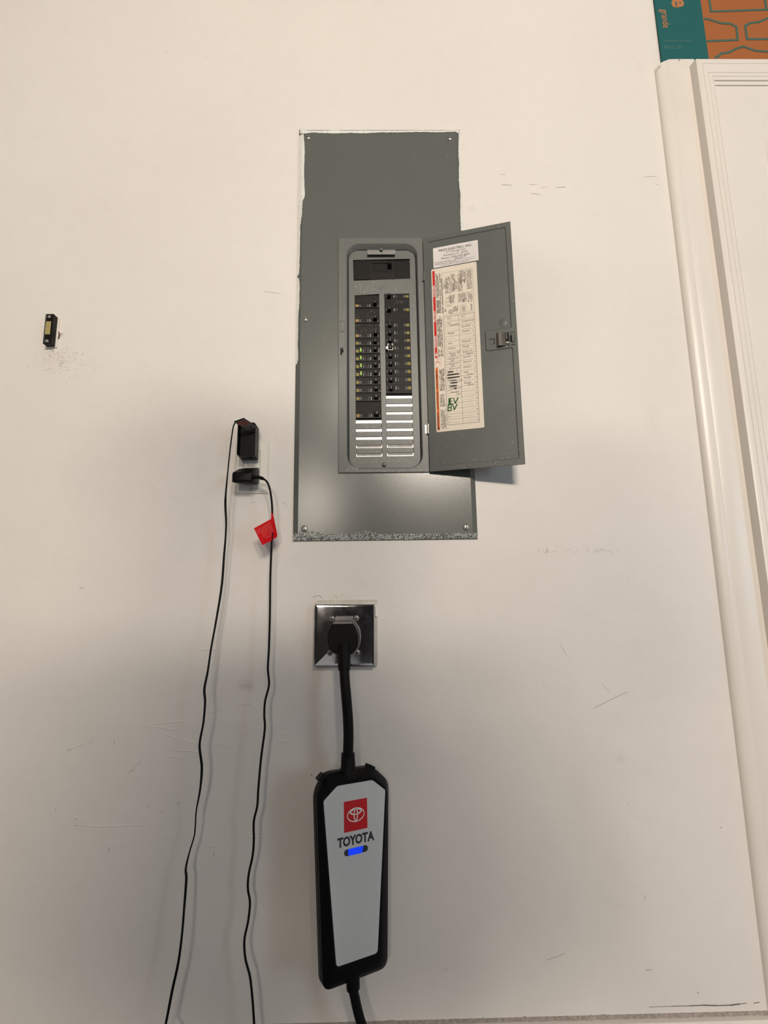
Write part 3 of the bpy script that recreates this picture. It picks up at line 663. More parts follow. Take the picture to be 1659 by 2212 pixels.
# company sticker
def lblrect(pts, y):
    P_ = [dl(*p, y) for p in pts]; x0 = (P_[0][0]+P_[3][0])/2; x1 = (P_[1][0]+P_[2][0])/2; z1 = (P_[0][1]+P_[1][1])/2; z0 = (P_[2][1]+P_[3][1])/2; return x0, x1, z0, z1
LY = .0012
dx0_, dx1_, dz0_, dz1_ = lblrect([(931.8, 584), (1029.3, 563.5), (1046.3, 924.2), (942.7, 933.3)], LY)
cx0, cx1, cz0, cz1 = lblrect([(934.9, 538), (1031.7, 517.4), (1034.4, 560.3), (937, 581.8)], LY)
cs = MB(); cs.prism(rr(cx0, cx1, cz0, cz1, .002, 3), LY-.0006, LY-.0001); cs.mi = 1; ty = LY-.0008; cw = cx1-cx0; chh = cz1-cz0; mx = (cx0+cx1)/2
cs.text("PIKE'S ELECTRIC, INC.", mx, cz1-chh*.235, .0078, ty, 0, 0, 'CENTER', bold=.012)
cs.text('197 Wendell Ave', mx, cz1-chh*.365, .0062, ty, 0, 0, 'CENTER')
cs.text('Groveland, FL  34736', mx, cz1-chh*.50, .0062, ty, 0, 0, 'CENTER')
cs.text('Phone: (352) 429-4591', mx, cz1-chh*.645, .0070, ty, 0, 0, 'CENTER')
cs.text('Hot check performed', cx0+.003, cz1-chh*.775, .0040, ty, bold=.006); cs.text('Quality Assurance Inspection', cx0+.003, cz1-chh*.86, .0040, ty, bold=.006)
cs.text('Inspection completed and signed by Supervisor', cx0+.014, cz1-chh*.94, .0034, ty)
cs.line([(cx0+cw*.38, cz1-chh*.785), (cx1-.009, cz1-chh*.785)], .0004, ty); cs.line([(cx0+cw*.50, cz1-chh*.87), (cx1-.009, cz1-chh*.87)], .0004, ty)
cs.mi = 2; cs.text('Dane P', cx0+cw*.46, cz1-chh*.77, .0085, ty, .05, .5)
dbuild(cs, 'company_sticker', [M['white'], M['ink'], M['pen']], label='white installer sticker with the company name and phone number')
# circuit directory
ds = MB(); Wd, Hd = dx1_-dx0_, dz1_-dz0_
ds.prism(rr(dx0_, dx1_, dz0_, dz1_, .003, 3), LY-.0003, LY)
ty = LY-.0005
def U(x, z): return (dx0_+x*Wd, dz1_-z*Hd)      # x to the right, z downwards, both 0..1
def dq(x0, x1, z0, z1, mi, y=ty):
    ds.mi = mi; a = U(x0, z1); b = U(x1, z0); ds.quad(a[0], b[0], a[1], b[1], y)
bx0, bx1 = .022, .076
dq(bx0, bx1, .012, .560, 1); dq(bx0, bx1, .618, .990, 2)
HP = math.pi/2
def vt(s_, x, z, size, mi, bold=0, sx=1):      # reads upwards
    ds.mi = mi; p = U(x, z); ds.text(s_, p[0], p[1], size, ty-.00015, HP, 0, 'CENTER', sx, bold)
for z in (.142, .302, .460): vt('DANGER' if z != .302 else 'PELIGRO', bx1-.008, z, .0068, 3, .02)
vt('AVERTISSEMENT', bx1-.010, .690, .0060, 4, .01); vt('ADVERTENCIA', bx1-.010, .815, .0060, 4, .01); vt('WARNING', bx1-.010, .925, .0064, 4, .015)
ds.mi = 4; a, b_ = U(bx0+.006, .984), U(bx1-.004, .962); ds.poly([(a[0], a[1]), (b_[0], a[1]), ((a[0]+b_[0])/2, b_[1])], ty-.0002)
ds.mi = 3; a, b_ = U(bx0+.004, .548), U(bx1-.002, .525); ds.poly([(a[0], a[1]), (b_[0], a[1]), ((a[0]+b_[0])/2, b_[1])], ty-.0002)
# pictogram
ds.mi = 1; cxx = .07
for s0, s1 in (((.03, .585), (.10, .58)), ((.06, .575), (.10, .562)), ((.09, .58), (.12, .60)), ((.06, .585), (.115, .587)), ((.05, .58), (.02, .60))): ds.line([U(*s0), U(*s1)], .0007, ty)
ds.line([U(.085, .565), U(.145, .563), U(.145, .612), U(.03, .614)], .0003, ty)
# blocks of small print, lines running upwards
def block(x0, x1, z0, z1, pitch=.0118, w=.0009, mi=5, fill=.82):
    x = x0; ds.mi = mi
    while x < x1:
        z = z1; end = z0+random.uniform(0, (z1-z0)*.12)
        while z > end:
            l = random.uniform(.004, .014)
            if random.random() < fill:
                a = U(x, z); b = U(x, max(end, z-l)); j = random.uniform(-.0002, .0002); ds.quad(a[0]-w/2+j, a[0]+w/2+j, a[1], b[1], ty)
            z -= l+.0016
        x += pitch
block(.095, .165, .03, .19); block(.175, .205, .02, .20, .012); block(.095, .20, .195, .285, .0105); block(.095, .205, .30, .50, .0115); block(.100, .205, .505, .555, .0115, fill=.7)
block(.105, .210, .625, .760, .0115, fill=.7); block(.105, .21, .775, .855, .0115, .0007); block(.105, .215, .865, .985, .0115, .0007)
for (x0, x1, z0, z1) in ((.30, .42, .06, .17), (.26, .36, .09, .14), (.44, .52, .045, .165), (.46, .56, .09, .155), (.58, .68, .05, .17), (.62, .76, .035, .11), (.78, .88, .03, .165), (.38, .50, .18, .235), (.58, .76, .18, .24), (.78, .88, .18, .245), (.26, .30, .262, .285), (.66, .70, .262, .295), (.46, .56, .255, .29), (.84, .87, .255, .30)): block(x0, x1, z0, z1, .0185, .0010, 5)
block(.225, .24, .045, .29, .02, .0014, 4, .9)
for k, (x, z) in enumerate(((.33, .205), (.33, .228), (.33, .251))): # small wiring diagrams
    ds.mi = 4
    for j in range(6): 
        xx = x+.02*j-.03; ds.line([U(xx, z+random.uniform(-.006, 0)), U(xx+.012, z+random.uniform(-.002, .006))], .0005, ty)
    ds.line([U(x-.04, z-.008), U(x+.10, z-.008)], .0003, ty)
vt('OFF', .665, .118, .0040, 4, .02); vt('RESET', .735, .108, .0040, 4, .02); vt('ON', .700, .232, .0040, 4, .02)
c = U(.40, .288); ds.mi = 4
for rr_, w in ((.0046, .0007), (.0032, .0005)): ds.line([(c[0]+rr_*math.cos(a*.5236), c[1]+rr_*math.sin(a*.5236)) for a in range(13)], w, ty)
ds.text('UL', c[0]-.0022, c[1]-.0014, .0036, ty)
ds.line([U(.62, .257), U(.72, .257), U(.72, .300), U(.62, .300), U(.62, .257)], .0003, ty)
ds.line([U(.235, .037), U(.905, .037), U(.905, .305), U(.235, .305), U(.235, .037)], .0003, ty)
ds.line([U(.52, .260), U(.52, .305)], .0003, ty)
# table of circuits
tx0, tx1, txm, tz0, tz1 = .235, .905, .565, .315, .965
ds.mi = 4; ds.line([U(tx0, tz0), U(tx1, tz0), U(tx1, tz1), U(tx0, tz1), U(tx0, tz0)], .0006, ty); ds.line([U(txm, tz0), U(txm, tz1)], .0005, ty)
rows = 21; rh = (tz1-tz0)/rows
left = ['AC', 'Heater', '', 'Range', '', 'Hot', 'Water', 'Heater', 'Master Bd.', 'Bath', 'Bedroom', '#2', 'Bedroom', '#4', 'Bathroom', '', '', '', '', '', '']
L_ = {0: 'A.C.', 1: 'Air\nHandler', 2: '', 3: 'Range', 5: 'Hot\nWater', 6: 'Heater', 7: 'Master Bd.', 8: 'Bedroom', 9: 'Bedroom', 10: 'Bathroom'}
R_ = {0: 'A.C.', 1: 'Compressor', 2: 'Sprinkler', 3: 'Outlets', 5: 'Disposal', 6: 'Dining', 7: 'Spare rm', 8: 'Laundry', 9: 'General', 10: 'Washer', 11: 'Wall', 12: 'Garage', 13: 'Garage'}
R2 = {11: 'oven', 13: 'Door', 7: 'island'}; L2 = {1: 'Handler', 7: 'Bath', 8: '#2', 9: '#4'}
for r_ in range(rows):
    z = tz0+rh*(r_+1); ds.mi = 4
    if r_ < rows-1: ds.line([U(tx0, z), U(tx1, z)], .00035, ty)
    ds.mi = 5
    p = U(tx0+.018, z-rh*.35); ds.text(str(2*r_+1), p[0], p[1], .0048, ty)
    p = U(tx1-.058, z-rh*.35); ds.text(str(2*r_+2), p[0], p[1], .0048, ty)
    for x0, x1, d in ((tx0+.07, txm-.03, L_), (txm+.05, tx1-.08, R_)):
        if r_ in d and d[r_]: continue
        x = x0
        while x < x1-.02: ds.line([U(x, z-rh*.42), U(x+.035, z-rh*.44)], .00035, ty); x += .055
    ds.mi = 6
    if L_.get(r_): p = U(tx0+.075, z-rh*.40); ds.text(L_[r_].split('\n')[0], p[0], p[1], .0074, ty, .03, .35, sx=.80)
    if L2.get(r_): p = U(tx0+.12, z-rh*.02); ds.text(L2[r_], p[0], p[1], .0064, ty, .03, .45)
    if R_.get(r_): p = U(txm+.045, z-rh*.40); ds.text(R_[r_], p[0], p[1], .0072, ty, .03, .35, sx=.78)
    if R2.get(r_): p = U(txm+.12, z-rh*.02); ds.text(R2[r_], p[0], p[1], .0064, ty, .03, .45)
ds.mi = 7    # crossed-out entries
def scrib(x0, x1, z, n, w=.0008):
    P = []
    for i in range(n): P.append(U(x0+(x1-x0)*(i % 2)+random.uniform(-.012, .012), z+(i/n-.5)*.009+random.uniform(-.001, .001)))
    ds.line(P, w, ty-.0001)
def zr(y): return (y-574)/(928.5-574)   # photograph row -> label fraction
scrib(.29, .40, .655, 9); scrib(.28, .53, .672, 7, .0010); scrib(.28, .54, .690, 7, .0010); scrib(.30, .48, .708, 4, .0008); scrib(.33, .49, .722, 6, .0009); scrib(.31, .47, .741, 6, .0009); scrib(.41, .46, .757, 8, .0008)
ds.mi = 6
for s_, x, z in (('t', .46, .655), ('Ca', .50, .715), ('GAR', .30, .762), ('Ctr', .48, .760), ('Smoke', .32, .782), ('Det', .44, .796)): p = U(x, z); ds.text(s_, p[0], p[1], .0066, ty, .03, .45)
ds.mi = 8
def strokes(S_, x, z, sz):
    for P in S_: ds.line([(U(x, z)[0]+a*sz, U(x, z)[1]+b*sz) for a, b in P], .0022, ty-.0002)
E_ = [[(0, 0), (.05, 1)], [(.0, 0), (.62, .04)], [(.02, .5), (.5, .55)], [(.05, 1), (.62, 1.02)], [(.12, .1), (.16, .9)], [(.2, .12), (.22, .9)]]; V_ = [[(.85, .95), (1.05, .05)], [(1.05, .05), (1.55, 1.0)], [(1.1, .2), (1.5, .85)]]
strokes(E_+V_, .285, .846, .0128); strokes(E_[:4]+V_+[[(.5, .2), (.62, .9)]], .262, .882, .0128)
dbuild(ds, 'circuit_directory', [M['paper'], M['red'], M['orange'], M['white'], M['ink'], M['inkg'], M['pen'], M['scrib'], M['marker']], label='cream circuit directory with red and orange warning bands and handwritten rows')
# specks on the door
sp = MB()
for i in range(150):
    x = random.uniform(.004, DW-.004); z = random.uniform(.002, DH-.004)
    if random.random() < .3: z = random.uniform(.001, .02)
    if cx0-.002 < x < cx1+.002 and dz0_ < z < cz1: continue
    inn = gx0+.003 < x < gx1-.003 and gz0+.003 < z < gz1-.003 and not (x > nx-.004 and nz0-.004 < z < nz1+.004)
    y = .0015 if inn else -.0003; r = random.uniform(.0002, .0007)*(1.4 if random.random() < .06 else 1); sp._f([sp.b.verts.new((x+r*math.cos(a), y, z+r*math.sin(a))) for a in (0, 1.05, 2.1, 3.14, 4.2, 5.2)])
dbuild(sp, 'paint_speck', M['speck'], kind='stuff')

# ================================================================ WALL OUTLET
ox0, oz1 = xz(509.2, 951.2, .004); ox1, oz0 = xz(579.3, 1065, .004)
outlet = thing('wall_outlet', ((ox0+ox1)/2, 0, oz0), 'white rectangular wall outlet left of the grey panel, two black adapters plugged in', 'outlet'); OO = outlet.location
pl = MB(); pl.loft([L3(rr(ox0, ox1, oz0, oz1, .003, 4), -.0003), L3(rr(ox0, ox1, oz0, oz1, .003, 4), -.003), L3(rr(ox0+.004, ox1-.004, oz0+.006, oz1-.005, .002, 4), -.0062), L3(rect(ox0+.018, ox1-.018, oz0+.0235, oz1-.0235, .001, 4), -.0062), L3(rect(ox0+.018, ox1-.018, oz0+.0235, oz1-.0235, .001, 4), -.0045)], False, False)
pl.build('face_plate', M['plastic_w'], outlet, True, OO, angle=20)
r_ = MB(); r_.prism(rect(ox0+.0186, ox1-.0186, oz0+.0241, oz1-.0241), -.0066, -.003, .0005); r_.build('receptacle', M['plastic_w'], outlet, off=OO)
a = xz(535.3, 1008, .007); b = xz(550, 1000.3, .007); k = MB(); k.line([(a[0], a[1]), (b[0], a[1]), (b[0], b[1]), (a[0], b[1]), (a[0], a[1])], .0006, -.00675)
k.mi = 1; k.box(a[0]+.0006, b[0]-.0006, -.0074, -.0066, a[1]+.0006, b[1]-.0006); k.mi = 0; k.text('TEST', (a[0]+b[0])/2, a[1]+.0022, .0040, -.0076, 0, 0, 'CENTER')
k.build('reset_button', [M['scuff2'], M['plastic_w']], outlet, off=OO)
c = xz(542, 1057, .0065); k = MB(); k.lathe(c[0], c[1], [(.0030, -.0055), (.0030, -.0066), (.0018, -.0072), (.0002, -.0073)], 14); k.mi = 1; k.line([(c[0]-.0004, c[1]-.0026), (c[0]+.0004, c[1]+.0026)], .0009, -.0075); k.build('screw', [M['plastic_w'], M['crack']], outlet, True, OO)
c = xz(542, 957, .0065); k = MB(); k.lathe(c[0], c[1], [(.0030, -.0055), (.0030, -.0066), (.0002, -.0073)], 14); k.build('screw', M['plastic_w'], outlet, True, OO)

# ---- upper adapter: open-fronted black block with a tilted label lid
AD = .0440
ax0, az0 = xz(511.2, 985.0, AD); ax1, az1 = xz(552.6, 912.5, AD)
ad1 = thing('power_adapter', (ax0+.02, -.0075, az0), 'upper black power adapter, open-fronted with a tilted red-printed label on top', 'adapter'); AO = ad1.location
k = MB()
ch = .0035
def oct_(i): return [(ax0+i+ch, az0+i), (ax1-i-ch*.3, az0+i), (ax1-i, az0+i+ch*.3), (ax1-i, az1-i-ch), (ax1-i-ch, az1-i), (ax0+i, az1-i), (ax0+i, az0+i+ch)]
k.loft([L3(oct_(.003), -.0078), L3(oct_(0), -.013), L3(oct_(0), -AD), L3(oct_(.0016), -AD), L3(oct_(.0030), -AD+.015)], True, True)
k.build('housing', M['blackp'], ad1, False, AO)
k = MB(); k.box(ax0+.015, ax0+.021, -.0078, -.0065, az0+.020, az0+.032); k.build('prong', M['screw'], ad1, off=AO)
k = MB(); k.box(ax0+.022, ax0+.027, -.030, -.024, az0-.0018, az0+.001); k.build('catch', M['blackp'], ad1, off=AO)
F1 = at(535.3, 930.5, AD+.001); F2 = at(555.8, 923, AD+.001); N2 = at(527.3, 904.5, AD+.034); N1 = at(505.6, 912.2, AD+.034)
nrm = (F2-F1).cross(N1-F1).normalized()
if nrm.z < 0: nrm = -nrm
k = MB(); k.loft([[tuple(p) for p in (F1, F2, N2, N1)], [tuple(p+nrm*.0026) for p in (F1, F2, N2, N1)]]); k.build('label_lid', M['blackp'], ad1, off=AO)
def lid(u, v, d=.0003): p = F1.lerp(F2, u).lerp(N1.lerp(N2, u), v); return p-nrm*d
def lidq(k, u0, u1, v0, v1, d): k._f([k.b.verts.new(lid(u, v, d)) for u, v in ((u0, v0), (u1, v0), (u1, v1), (u0, v1))])
k = MB(); lidq(k, .03, .97, .02, .97, .0002); k.mi = 1
for (u0, u1, v0, v1) in ((.10, .16, .62, .86), (.20, .26, .66, .88), (.28, .44, .64, .70), (.28, .44, .78, .84), (.55, .60, .52, .84), (.62, .82, .56, .61), (.62, .82, .68, .74), (.62, .86, .79, .86), (.84, .9, .5, .7), (.42, .7, .42, .46)): lidq(k, u0, u1, v0, v1, .0004)
k.mi = 2
for (u0, u1, v0, v1) in ((.35, .55, .10, .14), (.4, .75, .18, .22), (.6, .8, .08, .12), (.65, .9, .27, .31), (.2, .4, .27, .30), (.15, .3, .36, .39)): lidq(k, u0, u1, v0, v1, .0004)
k.build('rating_label', [M['lblgrey'], M['redink'], M['ink']], ad1, off=AO, normals=False)
# thin flat cord of the upper adapter
c8 = lambda *P: [(100+x/2.9625, 1400+y/2.9625) for x, y in P]
LC = [(507.5, 914), (504, 922), (500, 947), (495.5, 985), (491, 1030), (487.5, 1070), (487, 1095), (488.5, 1130), (487, 1165), (484, 1200), (479, 1265), (467, 1340)]+c8((1055, 0), (1033, 150), (1012, 260), (1016, 350), (1005, 480), (981, 620), (995, 760), (985, 900), (960, 1040), (953, 1150), (945, 1210), (915, 1310), (893, 1410), (896, 1480))+[(398, 1960), (393, 2020), (385, 2080), (372, 2140), (358, 2212), (345, 2262)]
nL = len(LC); pts = []
for i, (x, y) in enumerate(LC):
    t = i/(nL-1); dep = (AD+.032)*(1-min(1, i/4))+.050*min(1, i/4)+.010*math.sin(i*.5); pts.append(at(x, y, dep))
pts += [Vector((-.46, -.09, .010)), Vector((-.52, -.22, .003)), Vector((-.62, -.34, .003))]; pts = smoothpath(pts, 6)
tw = [0, 0]
k = MB(); k.tube(pts, .0013, 8, flat=(1.75, lambda i: .9*math.sin(i*.11)+.6*math.sin(i*.053+1)))
k.build('cord', M['cord'], ad1, True, AO, angle=60)

# ---- lower adapter
f0, f1 = xz(500.4, 1042, .052), xz(545, 1018.2, .052); g0, g1 = xz(526.5, 1047, .0085), xz(560.8, 1011, .0085)
ad2 = thing('power_adapter', ((g0[0]+g1[0])/2, -.0075, g0[1]), 'lower black power adapter with a ribbed cord boot, its cord hanging with a red tag', 'adapter'); A2 = ad2.location
k = MB(); 
def lp(a, b, i, r, y): return L3(rr(a[0]+i, b[0]-i, a[1]+i, b[1]-i, r, 4), y)
mid = ((f0[0]*.55+g0[0]*.45, f0[1]*.5+g0[1]*.5-.001), (f1[0]*.55+g1[0]*.45, f1[1]*.5+g1[1]*.5+.001))
k.loft([lp(g0, g1, .001, .003, -.0078), lp(g0, g1, 0, .004, -.012), lp(mid[0], mid[1], 0, .004, -.034), lp(f0, f1, 0, .004, -.049), lp(f0, f1, .0012, .004, -.0515), lp(f0, f1, .004, .003, -.0525)])
k.build('housing', M['blackp'], ad2, True, A2, angle=35)
BT = [at(544, 1031.5, .044), at(552, 1030.8, .045), at(560, 1031.3, .046), at(569, 1034.5, .047)]
k = MB(); bp_ = smoothpath(BT, 5); rads = [.0046-.0011*i/(len(bp_)-1)-(.0007 if i % 3 == 2 else 0) for i in range(len(bp_))]; k.tube(bp_, rads, 12); k.build('cord_boot', M['blackp'], ad2, True, A2, angle=30)
RC = [(566, 1033), (570, 1035), (576, 1040), (581, 1050), (584.5, 1065), (587, 1085), (588, 1107), (587.5, 1140), (586.5, 1180), (584, 1250), (583, 1330)]+c8((1425, 0), (1418, 130), (1425, 235), (1400, 340), (1395, 430), (1398, 520), (1375, 700), (1357, 900), (1350, 1010), (1328, 1110), (1328, 1230), (1320, 1330), (1295, 1450))+[(535.5, 1920), (540, 1950), (536, 1990), (528, 2030), (530, 2070), (540, 2110), (545.5, 2160), (549, 2212), (553, 2262)]
pts2 = smoothpath([at(x, y, .046+.006*math.sin(i*.45)) for i, (x, y) in enumerate(RC)]+[Vector((-.045, -.07, .014)), Vector((-.03, -.16, .0035)), Vector((-.10, -.30, .0035))], 6)
k = MB(); k.tube(pts2, .00205, 10); k.build('cord', M['cord'], ad2, True, A2, angle=60)
# red tag folded round the cord
TGd = .0515
k = MB()
def tg(P, dep, th=.0004):
    V = [at(x, y, d) for (x, y), d in zip(P, dep)]
    k.loft([[tuple(v) for v in V], [tuple(v+Vector((0, th, 0))) for v in V]])
tg([(586.3, 1120.5), (548.4, 1141.3), (566.2, 1177.6), (586.8, 1168.2)], [.050, .056, .058, .0502])
tg([(586.0, 1107), (590, 1111.5), (599.2, 1155.5), (597.5, 1162), (586.8, 1150)], [.0495, .049, .040, .040, .0495])
tg([(585.8, 1107), (589.6, 1109.5), (590.5, 1150), (586.3, 1150)], [.0505, .0505, .0505, .0505])
tg([(586.8, 1150), (597.5, 1160), (586.8, 1168.2)], [.0440, .040, .0440])
k.mi = 1
O1 = at(549.8, 1142.5, .0562); OX = at(586, 1122.8, .0505); OY = at(566, 1174.5, .0583)
for r_ in range(13):
    v = .05+r_*.067
    z0, z1 = .10, .90
    a = O1.lerp(OX, v); 
    for s0 in range(5):
        t0 = z0+(z1-z0)*s0/5+random.uniform(0, .02); t1 = t0+(z1-z0)/5*random.uniform(.6, .92)
        if v < .2 and (t1 > .45): continue
        if t1 > .93-.3*(abs(v-.5)): continue
        d = OY-O1; e = (OX-O1).normalized()*.00045; dy = Vector((0, -.0005-.006*0, 0)); p = a+d*t0+dy; q = a+d*t1+dy
        k._f([k.b.verts.new(w) for w in (p-e/2, q-e/2, q+e/2, p+e/2)])
tag(k.build('warning_tag', [M['tagred'], M['tagw']], ad2, off=A2, normals=False), 'red warning tag folded round the cord')

# ================================================================ PUSH BUTTON AT LEFT
BD = .0195
bx0_, bz0_ = xz(91.6, 741.8, BD); bx1_, _ = xz(110.8, 741.3, BD); tx, bz1_ = xz(98.4, 677.8, BD); tx1, _ = xz(115, 677.8, BD)
bx0_ = (bx0_+tx)/2; bx1_ = (bx1_+tx1)/2
pb = thing('push_button', ((bx0_+bx1_)/2, 0, bz0_), 'small black wall push button with an amber rectangle, far left', 'button'); BO = pb.location
k = MB(); k.box(bx0_+.001, bx1_+.0036, -.0034, -.0002, bz0_-.0010, bz1_+.0004, .0006); k.build('base', M['plastic_w'], pb, off=BO)
k = MB(); k.prism(rr(bx0_, bx1_, bz0_, bz1_, .0009, 2), -BD, -.0041, .0008); k.build('housing', M['brk'], pb, off=BO)
k = MB(); w = bx1_-bx0_; h = bz1_-bz0_; k.prism(rr(bx0_+w*.20, bx1_-w*.20, bz0_+h*.29, bz0_+h*.735, .001, 3), -BD-.0022, -BD+.0004, .0012); k.build('button', M['btn'], pb, off=BO)
k = MB(); k.line([(bx0_+w*.14, bz0_+h*.98), (bx0_+w*.14, bz0_+h*.04), (bx1_-w*.14, bz0_+h*.04)], .0004, -BD-.0002); k.build('edge_line', M['offwhite'], pb, off=BO)
for zz in (.085, .90):
    k = MB(); k.lathe((bx0_+bx1_)/2, bz0_+h*zz, [(.0034, -BD+.0004), (.0034, -BD-.0008), (.0026, -BD-.001), (.0022, -BD-.0004), (.0010, -BD-.0002), (.0002, -BD-.0010)], 14); k.build('screw', M['screw'], pb, True, BO)
k = MB(); c = at(125.5, 723, .003); k.tube(smoothpath([at(126, 716, .001), at(128, 721, .004), at(126, 731, .003)], 4), .0011, 6); k.tube(smoothpath([at(128, 721, .003), at(132, 721.5, .004), at(136, 720.5, .003)], 4), .0004, 5); k.build('wire_end', mat('dark_red_wire', (.10, .02, .02), .5, var=.1), pb, True, BO)

# ================================================================ RANGE OUTLET WITH CHROME PLATE
CD = .0230
qx0, qz1 = xz(678.5, 1306, CD); qx1, qz0 = xz(809.5, 1438.5, CD)
ro = thing('range_outlet', ((qx0+qx1)/2, 0, qz0), 'square chrome high-voltage outlet plate below the grey panel', 'outlet', rot=(0, math.radians(.55), 0)); RO = ro.location
k = MB(); e0, e1 = xz(683.5, 1439.5, .002), xz(813.8, 1294.8, .002)
k.plate(rect(e0[0], e1[0], e0[1], e1[1], .003, 3), [rect(e0[0]+.012, e1[0]-.012, e0[1]+.012, e1[1]-.012, .003, 3)], -.0075, -.0003); k.build('wall_box', M['galv'], ro, off=RO)
k = MB(); k.box(e1[0]-.004, e1[0]+.0002, -.0125, -.0078, e1[1]-.034, e1[1]-.012); k.build('plaster_ring', M['plastic_w'], ro, off=RO)
k = MB(); k.loft([L3(rect(qx0+.0012, qx1-.0012, qz0+.0012, qz1-.0012, .0015), -CD+.013), L3(rect(qx0-.0002, qx1+.0002, qz0-.0002, qz1+.0002, .0015), -CD+.003), L3(rect(qx0, qx1, qz0, qz1, .0015), -CD+.0020), L3(rect(qx0+.0018, qx1-.0018, qz0+.0018, qz1-.0018, .0012), -CD+.0006), L3(rect(qx0+.0052, qx1-.0052, qz0+.0052, qz1-.0052, .001), -CD)], False, True)
k.build('face_plate', M['chrome'], ro, True, RO, angle=14)
rc = xz(743.5, 1376, CD+.001)
def strap(s_, dx=0): return roundpoly([(rc[0]+a*s_+dx, rc[1]+b*s_) for a, b in ((-.019, -.034), (.019, -.034), (.031, -.016), (.033, 0), (.031, .016), (.019, .034), (-.019, .034), (-.031, .016), (-.033, 0), (-.031, -.016))], .006, 3)
k = MB(); k.loft([L3(strap(1.0), -CD-.0002), L3(strap(1.0), -CD-.0035), L3(strap(.96), -CD-.0045), L3(strap(.90), -CD-.0045), L3(strap(.89), -CD-.0030)], False, True); k.build('receptacle', M['chrome2'], ro, True, RO, angle=20)
k = MB(); a = xz(722, 1341, CD); b = xz(763, 1330.5, CD); k.loft([[(a[0], -CD-.0003, a[1]), (a[0]+.002, -CD-.0032, a[1]+.001), (b[0]-.002, -CD-.0032, a[1]+.001), (b[0], -CD-.0003, a[1])], [(a[0]+.002, -CD-.0003, b[1]), (a[0]+.003, -CD-.0030, b[1]-.001), (b[0]-.003, -CD-.0030, b[1]-.001), (b[0]-.002, -CD-.0003, b[1])]]); k.build('mounting_strap', M['chrome2'], ro, off=RO)
for p in ((716.3, 1336.5), (769, 1335), (712.5, 1410.5), (771.5, 1409)): screw(*p, CD+.0002, r=.0056, slot=2, par=ro, off=RO)

# ================================================================ ELECTRIC VEHICLE CHARGER
CY, CPI, CRO = .5023, -.0495, .0147
GO = Vector((.1303, -.085, .4583))
Rg = Matrix.Rotation(CY, 3, 'Z') @ Matrix.Rotation(CPI, 3, 'X') @ Matrix.Rotation(CRO, 3, 'Y')
ev = thing('vehicle_charger', GO, 'hanging black and light grey vehicle charger box with red badge and blue light', 'charger')
ev.rotation_euler = Rg.to_euler(); Rgi = Rg.inverted(); GN = Rg @ Vector((0, 1, 0))
def gl(px, py, y=0): p = Rgi @ (hit(px, py, GO+GN*y, GN)-GO); return (p.x, p.z)
def gw(p): return tuple(Rgi @ (Vector(p)-GO))
face = roundpoly([(-.0387, -.2230), (.0387, -.2230), (.0615, .0299), (.0350, .0504), (-.0350, .0504), (-.0615, .0299)], [.006, .006, .003, .004, .004, .003], 5)
f_ = MB(); f_.prism(face, -.0010, .0010, .0003); f_.build('face_panel', M['face'], ev)
# housing: rim round the face, then a deep body
def gpoly(P, y): return [gl(x, z, y) for x, z in P]
n4 = 4
def outline(sw, st, sb_, r):   # widths beyond the face
    return roundpoly([(-.0400-sw*.95, -.2230-sb_), (.0400+sw*.80, -.2230-sb_), (.0630+sw, .0310), (.0370+sw*.55, .0515+st), (-.0370-sw*.55, .0515+st), (-.0630-sw, .0310)], r, n4)
O0 = outline(-.0006, -.0004, -.0005, [.007, .007, .004, .005, .005, .004])
O1_ = outline(.0020, .004, .005, [.009, .009, .008, .008, .008, .008])
def shell(P, r): return roundpoly(P, r, n4)
RB = [.016, .016, .014, .012, .012, .016]
O2_ = shell([(-.0500, -.2475), (.0590, -.2475), (.0700, .0370), (.0400, .0635), (-.0410, .0635), (-.0615, .0380)], RB)
O3_ = shell([(-.0560, -.2600), (.0660, -.2580), (.0775, .0400), (.0440, .0700), (-.0470, .0705), (-.0680, .0410)], RB)
O4_ = offset(O3_, .0007); O5_ = offset(O3_, .007)
k = MB(); k.loft([L3(O0, .0004), L3(O0, -.0008), L3(O1_, -.0012), L3(O2_, .0045), L3(O3_, .0145), L3(O3_, .0200), L3(O4_, .0208), L3(O4_, .0214), L3(O3_, .0222), L3(O4_, .0340), L3(O5_, .0420)], True, True)
k.build('housing', M['housing'], ev, True, angle=28)
tag(ev.children[0], 'light grey tapered front face')
# hanging clips at the shoulders
for s_, (px, py) in ((-1, (693, 1678)), (1, (800, 1656))):
    a = gl(px, py, .016); k = MB(); ang = math.radians(40 if s_ < 0 else -30); ca, sa = math.cos(ang), math.sin(ang)
    k.loft([[(a[0]+x*ca-z*sa, y, a[1]+x*sa+z*ca) for x, z in rr(-.0075, .0075, -.006, .0030, .002, 2)] for y in (.010, .024)]); k.build('hanging_clip', M['housing'], ev)
# collar and cables
c0 = gl(752, 1664, .018); collar = [(c0[0]+.001, .018, c0[1]-.006), (c0[0], .018, c0[1]+.012), (c0[0], .018, c0[1]+.0385)]
k = MB(); k.tube([(c0[0], .018, c0[1]-.012), (c0[0], .018, c0[1]-.004), (c0[0], .018, c0[1]+.008), (c0[0], .018, c0[1]+.030)], [.020, .0155, .0132, .0122], 20); k.build('strain_relief', M['rub'], ev, True)
cw_top = GO+Rg@Vector((c0[0], .018, c0[1]+.020))
PD = .0640
pth = [(cw_top-Vector((0, 0, .014)))]+[at(752, 1622, .0715), at(752.8, 1590, .073), at(751.5, 1550, .074), at(748, 1505, .072), at(745, 1470, .067), at(743.7, 1445, .0615), at(743.5, 1425, .058), at(743.5, 1405, .056)]
k = MB(); k.tube([gw(p) for p in smoothpath(pth, 6)], .0094, 16); k.build('supply_cable', M['rub'], ev, True)
